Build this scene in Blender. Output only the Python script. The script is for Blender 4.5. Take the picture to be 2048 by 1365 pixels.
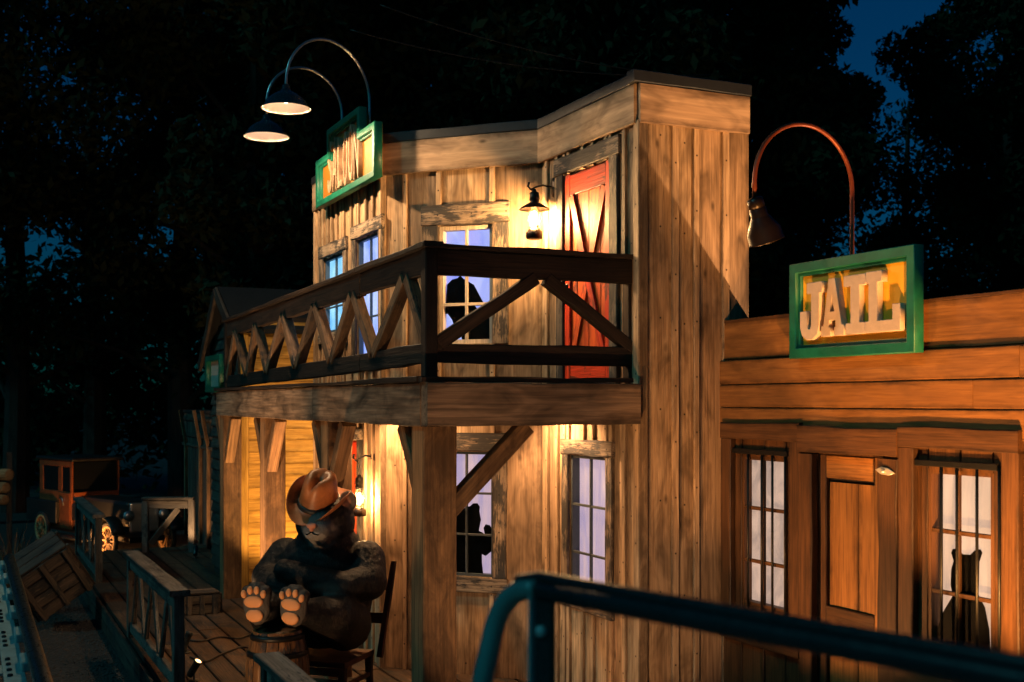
import bpy, bmesh, math, random
import numpy as np
from mathutils import Vector, Matrix, Euler
R = math.radians
random.seed(7)
rng = np.random.default_rng(11)
for o in list(bpy.data.objects): bpy.data.objects.remove(o)
scene = bpy.context.scene
COL = scene.collection

# ------------------------------------------------------------------ camera, world, teal light, exposure
F, CX, HY, CAMZ = 2370.0, 1024.0, 805.0, 2.2       # focal length and horizon of the photograph (2048 wide)
cam = bpy.data.cameras.new('camera'); camo = bpy.data.objects.new('camera', cam); COL.objects.link(camo)
camo.location = (0, 0, CAMZ); camo.rotation_euler = (R(90), 0, 0)
cam.sensor_width = 36; cam.lens = 36*F/2048; cam.shift_y = (HY-682.5)/2048
cam.clip_start = .05; cam.clip_end = 600
cam.dof.use_dof = True; cam.dof.focus_distance = 8.6; cam.dof.aperture_fstop = 2.8
scene.camera = camo

world = bpy.data.worlds.new('World'); scene.world = world; world.use_nodes = True
nt = world.node_tree; nt.nodes.clear()
wo = nt.nodes.new('ShaderNodeOutputWorld'); wb = nt.nodes.new('ShaderNodeBackground')
sky = nt.nodes.new('ShaderNodeTexSky'); sky.sky_type = 'NISHITA'; sky.sun_disc = False
sky.sun_elevation = R(4.0); sky.sun_rotation = R(200); sky.altitude = 300; sky.ozone_density = 4
tint = nt.nodes.new('ShaderNodeMix'); tint.data_type = 'RGBA'; tint.blend_type = 'MULTIPLY'
tint.inputs[0].default_value = 1; tint.inputs[7].default_value = (.03, .60, .88, 1)
nt.links.new(sky.outputs[0], tint.inputs[6]); nt.links.new(tint.outputs[2], wb.inputs[0])
wb.inputs[1].default_value = .040
nt.links.new(wb.outputs[0], wo.inputs[0])

sun = bpy.data.lights.new('teal_light', 'SUN'); sun.energy = .50; sun.angle = R(4); sun.color = (.16, .82, .90)
so = bpy.data.objects.new('teal_light', sun); COL.objects.link(so)
so.rotation_euler = Vector((.72, .42, -.72)).to_track_quat('-Z', 'Y').to_euler()   # stands for an unseen teal lamp high behind the viewer's left, no moon

vs = scene.view_settings
vs.view_transform = 'Standard'; vs.look = 'None'; vs.gamma = 1; vs.exposure = 0; vs.use_curve_mapping = False
scene.cycles.use_denoising = True; scene.cycles.use_adaptive_sampling = True; scene.cycles.adaptive_threshold = .03
scene.cycles.max_bounces = 4; scene.cycles.transparent_max_bounces = 12
scene.cycles.sample_clamp_indirect = 4

# ------------------------------------------------------------------ materials
def new_mat(name):
    m = bpy.data.materials.new(name); m.use_nodes = True
    n = m.node_tree; n.nodes.clear()
    out = n.nodes.new('ShaderNodeOutputMaterial'); b = n.nodes.new('ShaderNodeBsdfPrincipled')
    n.links.new(b.outputs[0], out.inputs[0])
    return m, n, b
def nd(n, t, **k):
    x = n.nodes.new(t)
    for a, v in k.items(): setattr(x, a, v)
    return x
def obj_vec(n, scale, rnd=True):
    tc = nd(n, 'ShaderNodeTexCoord'); mp = nd(n, 'ShaderNodeMapping'); mp.inputs['Scale'].default_value = scale
    if rnd:
        oi = nd(n, 'ShaderNodeObjectInfo'); ml = nd(n, 'ShaderNodeMath', operation='MULTIPLY'); ml.inputs[1].default_value = 37.0
        ad = nd(n, 'ShaderNodeVectorMath', operation='ADD')
        n.links.new(oi.outputs['Random'], ml.inputs[0]); n.links.new(tc.outputs['Object'], ad.inputs[0]); n.links.new(ml.outputs[0], ad.inputs[1])
        n.links.new(ad.outputs[0], mp.inputs[0])
    else: n.links.new(tc.outputs['Object'], mp.inputs[0])
    return mp.outputs[0]
def noise(n, vec, scale=1, detail=4, rough=.55, dist=0):
    t = nd(n, 'ShaderNodeTexNoise'); t.inputs['Scale'].default_value = scale; t.inputs['Detail'].default_value = detail
    t.inputs['Roughness'].default_value = rough; t.inputs['Distortion'].default_value = dist
    n.links.new(vec, t.inputs['Vector']); return t.outputs['Fac']
def ramp(n, fac, stops):
    r = nd(n, 'ShaderNodeValToRGB'); e = r.color_ramp.elements
    while len(e) < len(stops): e.new(.5)
    for i, (p, c) in enumerate(stops):
        e[i].position = p; e[i].color = (c[0], c[1], c[2], 1) if hasattr(c, '__len__') else (c, c, c, 1)
    n.links.new(fac, r.inputs[0]); return r.outputs[0]
def mix(n, fac, a, b, mode='MIX'):
    m = nd(n, 'ShaderNodeMix', data_type='RGBA', blend_type=mode)
    for s, v in ((0, fac), (6, a), (7, b)):
        if hasattr(v, 'node'): n.links.new(v, m.inputs[s])
        else: m.inputs[s].default_value = v if s == 0 else (*v[:3], 1)
    return m.outputs[2]
def wood(name, light, dark, stain=.5, smear=0.0, smear_col=(.022, .025, .028), var=.35, bump=.5, rough=.72, gs=1.0, knots=True, fine=.55, nails=0, grime=.75):
    """boards: local Z is the length of the piece"""
    m, n, b = new_mat(name)
    v1 = obj_vec(n, (26*gs, 26*gs, 1.5*gs)); v2 = obj_vec(n, (95*gs, 95*gs, 3.2*gs)); v3 = obj_vec(n, (6, 6, 2.2))
    g1 = noise(n, v1, 1, 3, .6, 1.2); g2 = noise(n, v2, 1, 2, .6, .4); g3 = noise(n, v3, 1, 3, .6, .6)
    c = mix(n, ramp(n, g1, [(.30, 0.0), (.68, 1.0)]), dark, light)
    c = mix(n, ramp(n, g2, [(.32, fine), (.55, 0.0)]), c, tuple(x*.35 for x in dark))
    c = mix(n, ramp(n, g3, [(.45, 0.0), (.74, stain)]), c, tuple(x*.20 for x in dark))
    if knots:
        vk = obj_vec(n, (5.5, 5.5, 2.6)); vo = nd(n, 'ShaderNodeTexVoronoi'); n.links.new(vk, vo.inputs['Vector']); vo.inputs['Scale'].default_value = 1
        c = mix(n, ramp(n, vo.outputs['Distance'], [(.03, .85), (.12, 0.0)]), c, tuple(x*.25 for x in dark))
    if smear > 0:
        vsm = obj_vec(n, (70, 70, 9)); s1 = noise(n, vsm, 1, 4, .75, .3); vsb = obj_vec(n, (4.5, 4.5, 3)); s2 = noise(n, vsb, 1, 3, .6, .5)
        mm = nd(n, 'ShaderNodeMath', operation='MULTIPLY_ADD'); n.links.new(s1, mm.inputs[0]); mm.inputs[1].default_value = .75
        n.links.new(s2, mm.inputs[2])
        c = mix(n, ramp(n, mm.outputs[0], [(1.0-.24*smear, 0.0), (1.11-.24*smear, .90)]), c, smear_col)
    if grime:
        tg = nd(n, 'ShaderNodeTexCoord'); sg = nd(n, 'ShaderNodeSeparateXYZ'); n.links.new(tg.outputs['Object'], sg.inputs[0])
        og = nd(n, 'ShaderNodeObjectInfo'); sc_ = nd(n, 'ShaderNodeSeparateColor'); n.links.new(og.outputs['Color'], sc_.inputs[0])
        ab = nd(n, 'ShaderNodeMath', operation='ABSOLUTE'); n.links.new(sg.outputs[0], ab.inputs[0])
        dv = nd(n, 'ShaderNodeMath', operation='DIVIDE'); n.links.new(ab.outputs[0], dv.inputs[0]); n.links.new(sc_.outputs[0], dv.inputs[1])
        ge = noise(n, obj_vec(n, (9, 9, 4)), 1, 4, .7, .5); ma = nd(n, 'ShaderNodeMath', operation='MULTIPLY_ADD'); n.links.new(ge, ma.inputs[0]); ma.inputs[1].default_value = .9; n.links.new(dv.outputs[0], ma.inputs[2]); hf = nd(n, 'ShaderNodeMath', operation='MULTIPLY'); n.links.new(ma.outputs[0], hf.inputs[0]); hf.inputs[1].default_value = .5
        c = mix(n, ramp(n, hf.outputs[0], [(.57, 0.0), (.76, grime)]), c, tuple(x*.16 for x in dark))
    if nails:
        tc = nd(n, 'ShaderNodeTexCoord'); sx_ = nd(n, 'ShaderNodeSeparateXYZ'); n.links.new(tc.outputs['Object'], sx_.inputs[0])
        ob = nd(n, 'ShaderNodeObjectInfo')
        za = nd(n, 'ShaderNodeMath', operation='MULTIPLY_ADD'); n.links.new(sx_.outputs[2], za.inputs[0]); za.inputs[1].default_value = 1/nails; n.links.new(ob.outputs['Random'], za.inputs[2])
        fr_ = nd(n, 'ShaderNodeMath', operation='FRACT'); n.links.new(za.outputs[0], fr_.inputs[0])
        zc = nd(n, 'ShaderNodeMath', operation='MULTIPLY_ADD'); n.links.new(fr_.outputs[0], zc.inputs[0]); zc.inputs[1].default_value = nails; zc.inputs[2].default_value = -nails/2
        cv = nd(n, 'ShaderNodeCombineXYZ'); n.links.new(sx_.outputs[0], cv.inputs[0]); n.links.new(zc.outputs[0], cv.inputs[1])
        ln = nd(n, 'ShaderNodeVectorMath', operation='LENGTH'); n.links.new(cv.outputs[0], ln.inputs[0])
        c = mix(n, ramp(n, ln.outputs['Value'], [(.0055, .95), (.0085, 0.0)]), c, (.02, .014, .01))
    oi = nd(n, 'ShaderNodeObjectInfo'); mr = nd(n, 'ShaderNodeMapRange'); n.links.new(oi.outputs['Random'], mr.inputs[0])
    mr.inputs[3].default_value = 1-var; mr.inputs[4].default_value = 1+var*.6
    hs = nd(n, 'ShaderNodeHueSaturation'); n.links.new(mr.outputs[0], hs.inputs['Value']); n.links.new(c, hs.inputs['Color'])
    n.links.new(hs.outputs[0], b.inputs['Base Color'])
    b.inputs['Roughness'].default_value = rough; b.inputs['Specular IOR Level'].default_value = .3
    ad = nd(n, 'ShaderNodeMath', operation='ADD'); n.links.new(g1, ad.inputs[0]); n.links.new(g2, ad.inputs[1])
    bp = nd(n, 'ShaderNodeBump'); bp.inputs['Strength'].default_value = bump; bp.inputs['Distance'].default_value = .006
    n.links.new(ad.outputs[0], bp.inputs['Height']); n.links.new(bp.outputs[0], b.inputs['Normal'])
    return m
def paint(name, col, rough=.5, metal=0, wear=.3, scale=9, bump=.15, dirt=.25, spec=.4):
    m, n, b = new_mat(name)
    v = obj_vec(n, (scale,)*3); g = noise(n, v, 1, 6, .65, .4); v2 = obj_vec(n, (scale*7,)*3); g2 = noise(n, v2, 1, 3, .6)
    c = mix(n, ramp(n, g, [(.35, wear), (.62, 0.0)]), col, tuple(x*dirt for x in col))
    n.links.new(c, b.inputs['Base Color'])
    rr = nd(n, 'ShaderNodeMapRange'); n.links.new(g2, rr.inputs[0]); rr.inputs[3].default_value = max(.05, rough-.15); rr.inputs[4].default_value = min(1, rough+.15)
    n.links.new(rr.outputs[0], b.inputs['Roughness']); b.inputs['Metallic'].default_value = metal
    b.inputs['Specular IOR Level'].default_value = spec
    bp = nd(n, 'ShaderNodeBump'); bp.inputs['Strength'].default_value = bump; bp.inputs['Distance'].default_value = .004
    n.links.new(g2, bp.inputs['Height']); n.links.new(bp.outputs[0], b.inputs['Normal'])
    return m
def glow(name, col, strength, col2=None, sc=3.0, fold=1.0):
    m, n, b = new_mat(name)
    b.inputs['Base Color'].default_value = (.05, .05, .05, 1); b.inputs['Roughness'].default_value = .8
    if col2:
        v = obj_vec(n, (sc*fold, sc*fold, sc*.6)); g = noise(n, v, 1, 4, .6, .8)
        c = mix(n, ramp(n, g, [(.35, 0.0), (.68, 1.0)]), col, col2); n.links.new(c, b.inputs['Emission Color'])
    else: b.inputs['Emission Color'].default_value = (*col, 1)
    b.inputs['Emission Strength'].default_value = strength
    return m
def glass(name, col=(.95, .97, 1), gloss=.12):
    m = bpy.data.materials.new(name); m.use_nodes = True; n = m.node_tree; n.nodes.clear()
    out = nd(n, 'ShaderNodeOutputMaterial'); t = nd(n, 'ShaderNodeBsdfTransparent'); g = nd(n, 'ShaderNodeBsdfGlossy'); mx = nd(n, 'ShaderNodeMixShader')
    t.inputs[0].default_value = (*col, 1); g.inputs['Roughness'].default_value = .28
    lw = nd(n, 'ShaderNodeLayerWeight'); lw.inputs[0].default_value = .5
    pw_ = nd(n, 'ShaderNodeMath', operation='POWER'); n.links.new(lw.outputs['Facing'], pw_.inputs[0]); pw_.inputs[1].default_value = 4
    fr = nd(n, 'ShaderNodeMath', operation='MULTIPLY_ADD'); n.links.new(pw_.outputs[0], fr.inputs[0]); fr.inputs[1].default_value = .22; fr.inputs[2].default_value = .012
    n.links.new(fr.outputs[0], mx.inputs[0]); n.links.new(t.outputs[0], mx.inputs[1]); n.links.new(g.outputs[0], mx.inputs[2]); n.links.new(mx.outputs[0], out.inputs[0])
    return m
M = {}
M['wall'] = wood('weathered_tan_boards', (.76, .515, .30), (.46, .28, .148), 1.0, .0, var=.26, gs=.85, fine=.5, nails=.62)
M['wall2'] = wood('darker_weathered_boards', (.54, .345, .20), (.31, .19, .105), .95, .0, var=.2, gs=.8, fine=.45)
M['batten'] = wood('tan_battens', (.72, .49, .29), (.48, .30, .165), .7, .0, var=.2, gs=.8, fine=.45, nails=.38)
M['fascia'] = wood('fascia_boards', (.64, .43, .27), (.42, .265, .16), .85, .0, gs=.5, bump=.2, fine=.25, var=.08)
M['casing'] = wood('black_rubbed_casing', (.50, .37, .25), (.25, .17, .115), .5, .78, bump=.6, nails=.30)
M['casing_dark'] = wood('black_rubbed_door_casing', (.34, .25, .18), (.15, .11, .08), .5, 1.0, bump=.6)
M['balcony'] = wood('dark_brown_rail_timber', (.06, .034, .021), (.024, .015, .010), .6, .0)
M['brace'] = wood('brown_brace_timber', (.30, .17, .09), (.13, .075, .042), .5, .05)
M['beam'] = wood('grey_brown_beam', (.46, .30, .19), (.19, .12, .075), .9, .0, gs=.55, knots=False)
M['post'] = wood('porch_post_timber', (.40, .22, .10), (.21, .11, .05), .4, .0, gs=.7, bump=.35, var=.1)
M['jail'] = wood('brown_painted_boards', (.29, .122, .033), (.19, .077, .022), .5, .0, bump=.25, fine=.25, var=.12, knots=False, rough=.55)
M['jail_trim'] = wood('dark_brown_trim', (.125, .052, .018), (.072, .030, .011), .5, .0, bump=.3, var=.15, knots=False, rough=.55)
M['jail_door'] = wood('amber_door_boards', (.44, .18, .045), (.29, .115, .03), .3, .0, bump=.3, var=.08, knots=False, rough=.5)
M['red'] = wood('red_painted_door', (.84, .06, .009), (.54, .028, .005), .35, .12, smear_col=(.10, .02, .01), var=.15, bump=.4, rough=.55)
M['red_lit'] = wood('lit_red_door_planks', (.92, .15, .02), (.64, .065, .010), .3, .10, smear_col=(.12, .03, .015), var=.15, bump=.4, rough=.55)  # brighter copy of the door red, its lit look put into the colour
M['deck'] = wood('deck_planks', (.125, .075, .044), (.06, .036, .022), .6, .15)
M['grey_wood'] = wood('grey_weathered_rail', (.20, .18, .155), (.095, .085, .072), .5, .1)
M['yellow'] = wood('yellow_clapboard', (.62, .36, .075), (.46, .25, .045), .5, .0, bump=.35, var=.15)
M['oldwood'] = wood('old_dark_timber', (.13, .10, .075), (.06, .045, .035), .5, .2)
M['barrel'] = wood('barrel_oak', (.26, .12, .04), (.12, .052, .02), .5, .2, rough=.45)
M['chair'] = wood('chair_wood', (.12, .046, .02), (.06, .023, .011), .4, .0)
M['cream_sash'] = wood('cream_sash', (.78, .66, .52), (.55, .44, .33), .3, .0, var=.08, bump=.2)
M['dark_sash'] = paint('slate_sash', (.055, .065, .07), .55)
M['blue_sash'] = paint('blue_sash', (.05, .09, .13), .55)
M['flash'] = paint('roof_flashing', (.028, .032, .038), .5, .3, .4, 4)
M['green'] = paint('sign_green', (.006, .125, .078), .45, 0, .5, 6, .3)
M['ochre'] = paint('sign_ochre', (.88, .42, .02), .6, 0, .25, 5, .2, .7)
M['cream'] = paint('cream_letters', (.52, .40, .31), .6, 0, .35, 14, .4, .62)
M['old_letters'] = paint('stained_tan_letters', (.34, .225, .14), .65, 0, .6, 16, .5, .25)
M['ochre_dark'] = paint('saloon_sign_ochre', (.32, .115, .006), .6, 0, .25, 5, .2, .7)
M['iron'] = paint('black_iron', (.02, .018, .016), .45, .6)
M['steel'] = paint('galvanised_steel', (.45, .47, .48), .32, .9, .3, 14)
M['rust'] = paint('rust_red_pipe', (.20, .045, .02), .4, .3, .3)
M['enamel'] = paint('dark_enamel', (.025, .035, .045), .25, .2, .2)
M['white_enamel'] = paint('white_enamel', (.8, .74, .68), .4, 0, .15, 9, .1, .6)
M['bronze'] = paint('dark_bronze', (.022, .013, .010), .35, .5, .3)
M['fixture'] = paint('spot_housing', (.03, .035, .035), .4, .3)
M['cable'] = paint('black_rubber', (.012, .012, .012), .5)
M['black'] = paint('black_cutout', (.001, .001, .001), .9, 0, 0, 5, 0, .25, 0)
M['track'] = paint('teal_grey_track_steel', (.26, .44, .45), .34, .15, .4, 12, .2)
M['tube'] = paint('blue_grey_tube_paint', (.075, .21, .21), .36, .2, .3, 7)
M['tube_dark'] = paint('dark_tube', (.014, .024, .027), .3, .3, .3, 7)
M['shadowwall'] = paint('dark_backing', (.03, .022, .017), .9)
M['roofdark'] = paint('dark_roofing', (.009, .010, .011), .9, 0, .4, 5, .6)
M['truck_red'] = paint('rusty_orange_body', (.30, .075, .018), .5, .1, .6, 5, .3)
M['truck_dark'] = paint('truck_black', (.02, .02, .02), .4, .2)
M['rubber'] = paint('tyre_rubber', (.02, .02, .02), .8)
M['spoke'] = wood('wheel_spokes', (.55, .33, .15), (.35, .19, .08), .3, .0)
M['dark_glass'] = paint('dark_glass', (.006, .007, .008), .12, 0, 0, 3, 0)
M['pad'] = paint('paw_pad', (.72, .30, .11), .55, 0, .15, 5, .1, .7)
M['nose'] = paint('nose_pink', (.62, .25, .15), .35, 0, .2)
M['hat'] = paint('brown_leather', (.46, .155, .05), .42, 0, .6, 7, .25, .25)
M['hatband'] = paint('dark_hat_band', (.02, .016, .014), .5)
M['gold'] = paint('bright_hasp', (.75, .68, .58), .35, .6)
M['bark'] = wood('bark', (.055, .042, .032), (.02, .016, .012), .6, .0, bump=1)
M['glass'] = glass('window_glass'); M['globe'] = glass('lantern_globe', (1, .93, .82))
M['flame'] = glow('lantern_flame', (1, .62, .26), 14)
M['bulb'] = glow('lamp_bulb', (1, .70, .48), 12)
M['lens'] = glow('spot_lens', (1, .55, .22), 5)
M['win_blue'] = glow('backlit_lavender', (.30, .34, .95), 1.0, (.55, .60, 1.0))
M['win_cyan'] = glow('backlit_cyan', (.08, .42, .85), 1.3, (.40, .80, 1.0))
M['win_deep'] = glow('backlit_blue', (.12, .26, .95), 1.3, (.55, .66, 1.0))
M['win_pink'] = glow('backlit_pink', (.84, .56, .56), .85, (.46, .36, .58), 2.2, 4.0)
M['win_cream'] = glow('backlit_cream', (.95, .56, .35), 1.0, (.62, .38, .25), 2.5, 5.0)
M['win_mottle'] = glow('backlit_mottled', (.84, .53, .37), .85, (.36, .25, .20), 7)

def leaf_mat():
    m, n, b = new_mat('leaves')
    v = obj_vec(n, (.9,)*3); g = noise(n, v, 1, 3); c = ramp(n, g, [(.3, (.009, .017, .008)), (.7, (.020, .031, .013))])
    n.links.new(c, b.inputs['Base Color']); b.inputs['Roughness'].default_value = .75; b.inputs['Specular IOR Level'].default_value = .1
    return m
M['leaf'] = leaf_mat()
M['drygrass'] = paint('dry_grass', (.20, .105, .05), .8, 0, .4, 8)
def ground_mat():
    m, n, b = new_mat('gravel_ground')
    v = obj_vec(n, (1, 1, 1), False); g = noise(n, v, 1.2, 6, .6); vo = nd(n, 'ShaderNodeTexVoronoi'); n.links.new(v, vo.inputs['Vector']); vo.inputs['Scale'].default_value = 26
    c = mix(n, g, (.018, .016, .014), (.06, .05, .043)); c = mix(n, ramp(n, vo.outputs['Distance'], [(.0, 0.0), (.7, .7)]), c, (.02, .018, .016))
    n.links.new(c, b.inputs['Base Color']); b.inputs['Roughness'].default_value = .9
    bp = nd(n, 'ShaderNodeBump'); bp.inputs['Strength'].default_value = .9; bp.inputs['Distance'].default_value = .03; bp.invert = True
    n.links.new(vo.outputs['Distance'], bp.inputs['Height']); n.links.new(bp.outputs[0], b.inputs['Normal'])
    return m
M['ground'] = ground_mat(); M['pebble'] = paint('pebbles', (.06, .055, .05), .85, 0, .4, 20)
M['concrete'] = paint('concrete', (.22, .21, .20), .85, 0, .3, 3)

# ------------------------------------------------------------------ helpers
WM = {}
I4 = Matrix.Identity(4)
def attach(o, parent, Mw):
    COL.objects.link(o); WM[o.name] = Mw.copy()
    if parent is not None:
        o.parent = parent; o.matrix_basis = WM[parent.name].inverted() @ Mw
    else: o.matrix_basis = Mw
    return o
def tag(o, label, cat=None, group=None, kind=None):
    o['label'] = label
    if cat: o['category'] = cat
    if group: o['group'] = group
    if kind: o['kind'] = kind
    return o
def thing(name, label, cat, loc, group=None):
    o = bpy.data.objects.new(name, None); o.empty_display_size = .1
    attach(o, None, Matrix.Translation(Vector(loc))); return tag(o, label, cat, group)
def struct(name, o, label):
    o['kind'] = 'structure'; o['label'] = label; return o
def mesh_obj(name, verts, faces, mat, parent=None, Mw=None, smooth=False, mats=None, fmat=None):
    verts = [Vector(v) for v in verts]
    if Mw is None:
        c = Vector((0, 0, 0))
        for v in verts: c += v
        c /= len(verts); Mw = Matrix.Translation(c); verts = [v-c for v in verts]
    me = bpy.data.meshes.new(name); me.from_pydata([tuple(v) for v in verts], [], faces)
    bm = bmesh.new(); bm.from_mesh(me); bmesh.ops.recalc_face_normals(bm, faces=bm.faces); bm.to_mesh(me); bm.free()
    if smooth: me.polygons.foreach_set('use_smooth', [True]*len(me.polygons))
    me.materials.append(M[mat] if isinstance(mat, str) else mat)
    o = bpy.data.objects.new(name, me); return attach(o, parent, Mw)
def frame(p, z, x):
    z = Vector(z).normalized(); x = Vector(x); x = (x - z*x.dot(z)).normalized(); y = z.cross(x)
    m = Matrix.Identity(4); m.col[0][:3] = x; m.col[1][:3] = y; m.col[2][:3] = z; m.col[3][:3] = Vector(p); return m
def board(name, parent, mat, p0, p1, wdir, W, T, wob=.003, seg=None, ch=None):
    """a timber from p0 to p1 (centres of its ends), W wide along wdir, T thick; chamfered, slightly uneven"""
    p0, p1 = Vector(p0), Vector(p1); d = p1-p0; L = d.length
    ch = min(.006, W*.12, T*.2) if ch is None else ch
    seg = seg or max(2, min(10, int(L/.28)+1)); vs_, fs = [], []
    h, t = W/2, T/2
    base = [(-h+ch, -t), (h-ch, -t), (h, -t+ch), (h, t-ch), (h-ch, t), (-h+ch, t), (-h, t-ch), (-h, -t+ch)]
    for i in range(seg+1):
        z = L*i/seg
        el, er, ef = (random.gauss(0, wob) for _ in range(3))
        if i in (0, seg): z += random.uniform(0, wob) * (1 if i == 0 else -1)
        for (x, y) in base:
            vs_.append((x + (er if x > 0 else el), y + ef*.3, z))
    for i in range(seg):
        a = i*8
        for k in range(8): fs.append((a+k, a+(k+1) % 8, a+8+(k+1) % 8, a+8+k))
    fs.append(tuple(range(7, -1, -1))); fs.append(tuple(range(seg*8, seg*8+8)))
    o = mesh_obj(name, vs_, fs, mat, parent, frame(p0, d, wdir)); o.color = (h, t, 0, 1); return o
def box(name, parent, mat, lo, hi, Mw=I4, bev=.004):
    lo, hi = Vector(lo), Vector(hi); c = (lo+hi)/2
    bm = bmesh.new(); bmesh.ops.create_cube(bm, size=1)
    for v in bm.verts: v.co = Vector((v.co.x*(hi.x-lo.x), v.co.y*(hi.y-lo.y), v.co.z*(hi.z-lo.z)))
    if bev: bmesh.ops.bevel(bm, geom=bm.edges[:], offset=bev, segments=2, affect='EDGES', profile=.5)
    me = bpy.data.meshes.new(name); bm.to_mesh(me); bm.free(); me.materials.append(M[mat])
    o = bpy.data.objects.new(name, me); return attach(o, parent, Mw @ Matrix.Translation(c))
def tube_geo(pts, r, n=12, closed=False):
    pts = [Vector(p) for p in pts]; rs = r if hasattr(r, '__len__') else [r]*len(pts)
    vs_, fs = [], []; t0 = (pts[1]-pts[0]).normalized(); u = t0.orthogonal().normalized()
    for i, p in enumerate(pts):
        t = (pts[min(i+1, len(pts)-1)]-pts[max(i-1, 0)]).normalized()
        u = (u - t*u.dot(t)).normalized(); w = t.cross(u)
        for k in range(n):
            a = 2*math.pi*k/n; vs_.append(p + (u*math.cos(a)+w*math.sin(a))*rs[i])
    for i in range(len(pts)-1):
        for k in range(n): fs.append((i*n+k, i*n+(k+1) % n, (i+1)*n+(k+1) % n, (i+1)*n+k))
    fs.append(tuple(range(n))); fs.append(tuple(range((len(pts)-1)*n, len(pts)*n)))
    return vs_, fs
def tube(name, parent, mat, pts, r, n=12): 
    v, f = tube_geo(pts, r, n); return mesh_obj(name, v, f, mat, parent, smooth=True)
def lathe(name, parent, mat, prof, Mw, n=28, cap=True):
    vs_, fs = [], []
    for (r, z) in prof:
        for k in range(n): a = 2*math.pi*k/n; vs_.append((r*math.cos(a), r*math.sin(a), z))
    for i in range(len(prof)-1):
        for k in range(n): fs.append((i*n+k, i*n+(k+1) % n, (i+1)*n+(k+1) % n, (i+1)*n+k))
    if cap: fs.append(tuple(range(n))); fs.append(tuple(range((len(prof)-1)*n, len(prof)*n)))
    return mesh_obj(name, vs_, fs, mat, parent, Mw, smooth=True)
def ellipsoid(name, parent, mat, rad, Mw, seg=16, ring=10):
    bm = bmesh.new(); bmesh.ops.create_uvsphere(bm, u_segments=seg, v_segments=ring, radius=1)
    for v in bm.verts: v.co = Vector((v.co.x*rad[0], v.co.y*rad[1], v.co.z*rad[2]))
    me = bpy.data.meshes.new(name); bm.to_mesh(me); bm.free()
    me.polygons.foreach_set('use_smooth', [True]*len(me.polygons)); me.materials.append(M[mat])
    return attach(bpy.data.objects.new(name, me), parent, Mw)
_bm = bmesh.new(); bmesh.ops.create_uvsphere(_bm, u_segments=20, v_segments=12, radius=1)
SPH_V = np.array([v.co[:] for v in _bm.verts]); SPH_F = [tuple(v.index for v in f.verts) for f in _bm.faces]; _bm.free()
_bm = bmesh.new(); bmesh.ops.create_icosphere(_bm, subdivisions=1, radius=1)
ICO_V = np.array([v.co[:] for v in _bm.verts]); ICO_F = [tuple(v.index for v in f.verts) for f in _bm.faces]; _bm.free()
def many(name, mats, V, Fc):
    """one mesh of many transformed copies of a template"""
    vs_, fs = [], []
    for m in mats:
        a = np.array(m); o = len(vs_)*len(V); vs_.append(V @ a[:3, :3].T + a[:3, 3]); fs += [tuple(i+o for i in f) for f in Fc]
    me = bpy.data.meshes.new(name); me.from_pydata(np.concatenate(vs_).tolist(), [], fs); return me
def extruded(name, parent, mat, loops, thick, Mw, bev=0.0):
    """outline loops (first outer, rest holes) in local XY, extruded along local Z (0..thick)"""
    cu = bpy.data.curves.new(name, 'CURVE'); cu.dimensions = '2D'; cu.fill_mode = 'BOTH'; cu.extrude = thick/2-bev; cu.bevel_depth = bev; cu.bevel_resolution = 1
    cu.offset = -bev
    for lp in loops:
        s = cu.splines.new('POLY'); s.points.add(len(lp)-1); s.use_cyclic_u = True
        for p, q in zip(s.points, lp): p.co = (q[0], q[1], 0, 1)
    return curve_to_mesh(name, cu, parent, mat, Mw @ Matrix.Translation((0, 0, thick/2)))
def curve_to_mesh(name, cu, parent, mat, Mw):
    tmp = bpy.data.objects.new('tmp', cu); COL.objects.link(tmp)
    dg = bpy.context.evaluated_depsgraph_get(); me = bpy.data.meshes.new_from_object(tmp.evaluated_get(dg))
    bpy.data.objects.remove(tmp); bpy.data.curves.remove(cu)
    me.name = name; me.materials.clear(); me.materials.append(M[mat])
    return attach(bpy.data.objects.new(name, me), parent, Mw)
def letter(name, ch, parent, mat, w, h, thick, Mw):
    cu = bpy.data.curves.new(name, 'FONT'); cu.body = ch; cu.size = 1; cu.extrude = .5; cu.bevel_depth = 0
    o = curve_to_mesh(name, cu, parent, mat, Mw); me = o.data
    xs = [v.co.x for v in me.vertices]; ys = [v.co.y for v in me.vertices]; x0, x1, y0, y1 = min(xs), max(xs), min(ys), max(ys)
    for v in me.vertices: v.co = Vector(((v.co.x-x0)/(x1-x0)*w, (v.co.y-y0)/(y1-y0)*h, (v.co.z+.5)*thick))
    return o
def spot(name, parent, loc, target, energy, size, col, blend=.6, rad=.04):
    l = bpy.data.lights.new(name, 'SPOT'); l.energy = energy; l.spot_size = R(size); l.spot_blend = blend; l.color = col; l.shadow_soft_size = rad
    o = bpy.data.objects.new(name, l)
    q = (Vector(target)-Vector(loc)).to_track_quat('-Z', 'Y').to_matrix().to_4x4()
    return attach(o, parent, Matrix.Translation(Vector(loc)) @ q)
def point(name, parent, loc, energy, col, rad=.03):
    l = bpy.data.lights.new(name, 'POINT'); l.energy = energy; l.color = col; l.shadow_soft_size = rad
    return attach(bpy.data.objects.new(name, l), parent, Matrix.Translation(Vector(loc)))
def at(x, y, Y): return Vector(((x-CX)/F*Y, Y, CAMZ+(HY-y)/F*Y))     # a point of the photograph at a known depth
def floor_at(x, y, z=0.0):
    Y = (CAMZ-z)*F/(y-HY); return Vector(((x-CX)/F*Y, Y, z))
ANG = R(24.7)
D1 = Vector((-math.sin(ANG), math.cos(ANG), 0))       # along the street, away from the viewer
D2 = Vector((math.cos(ANG), math.sin(ANG), 0))        # across the street, into the buildings
UP = Vector((0, 0, 1))
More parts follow.
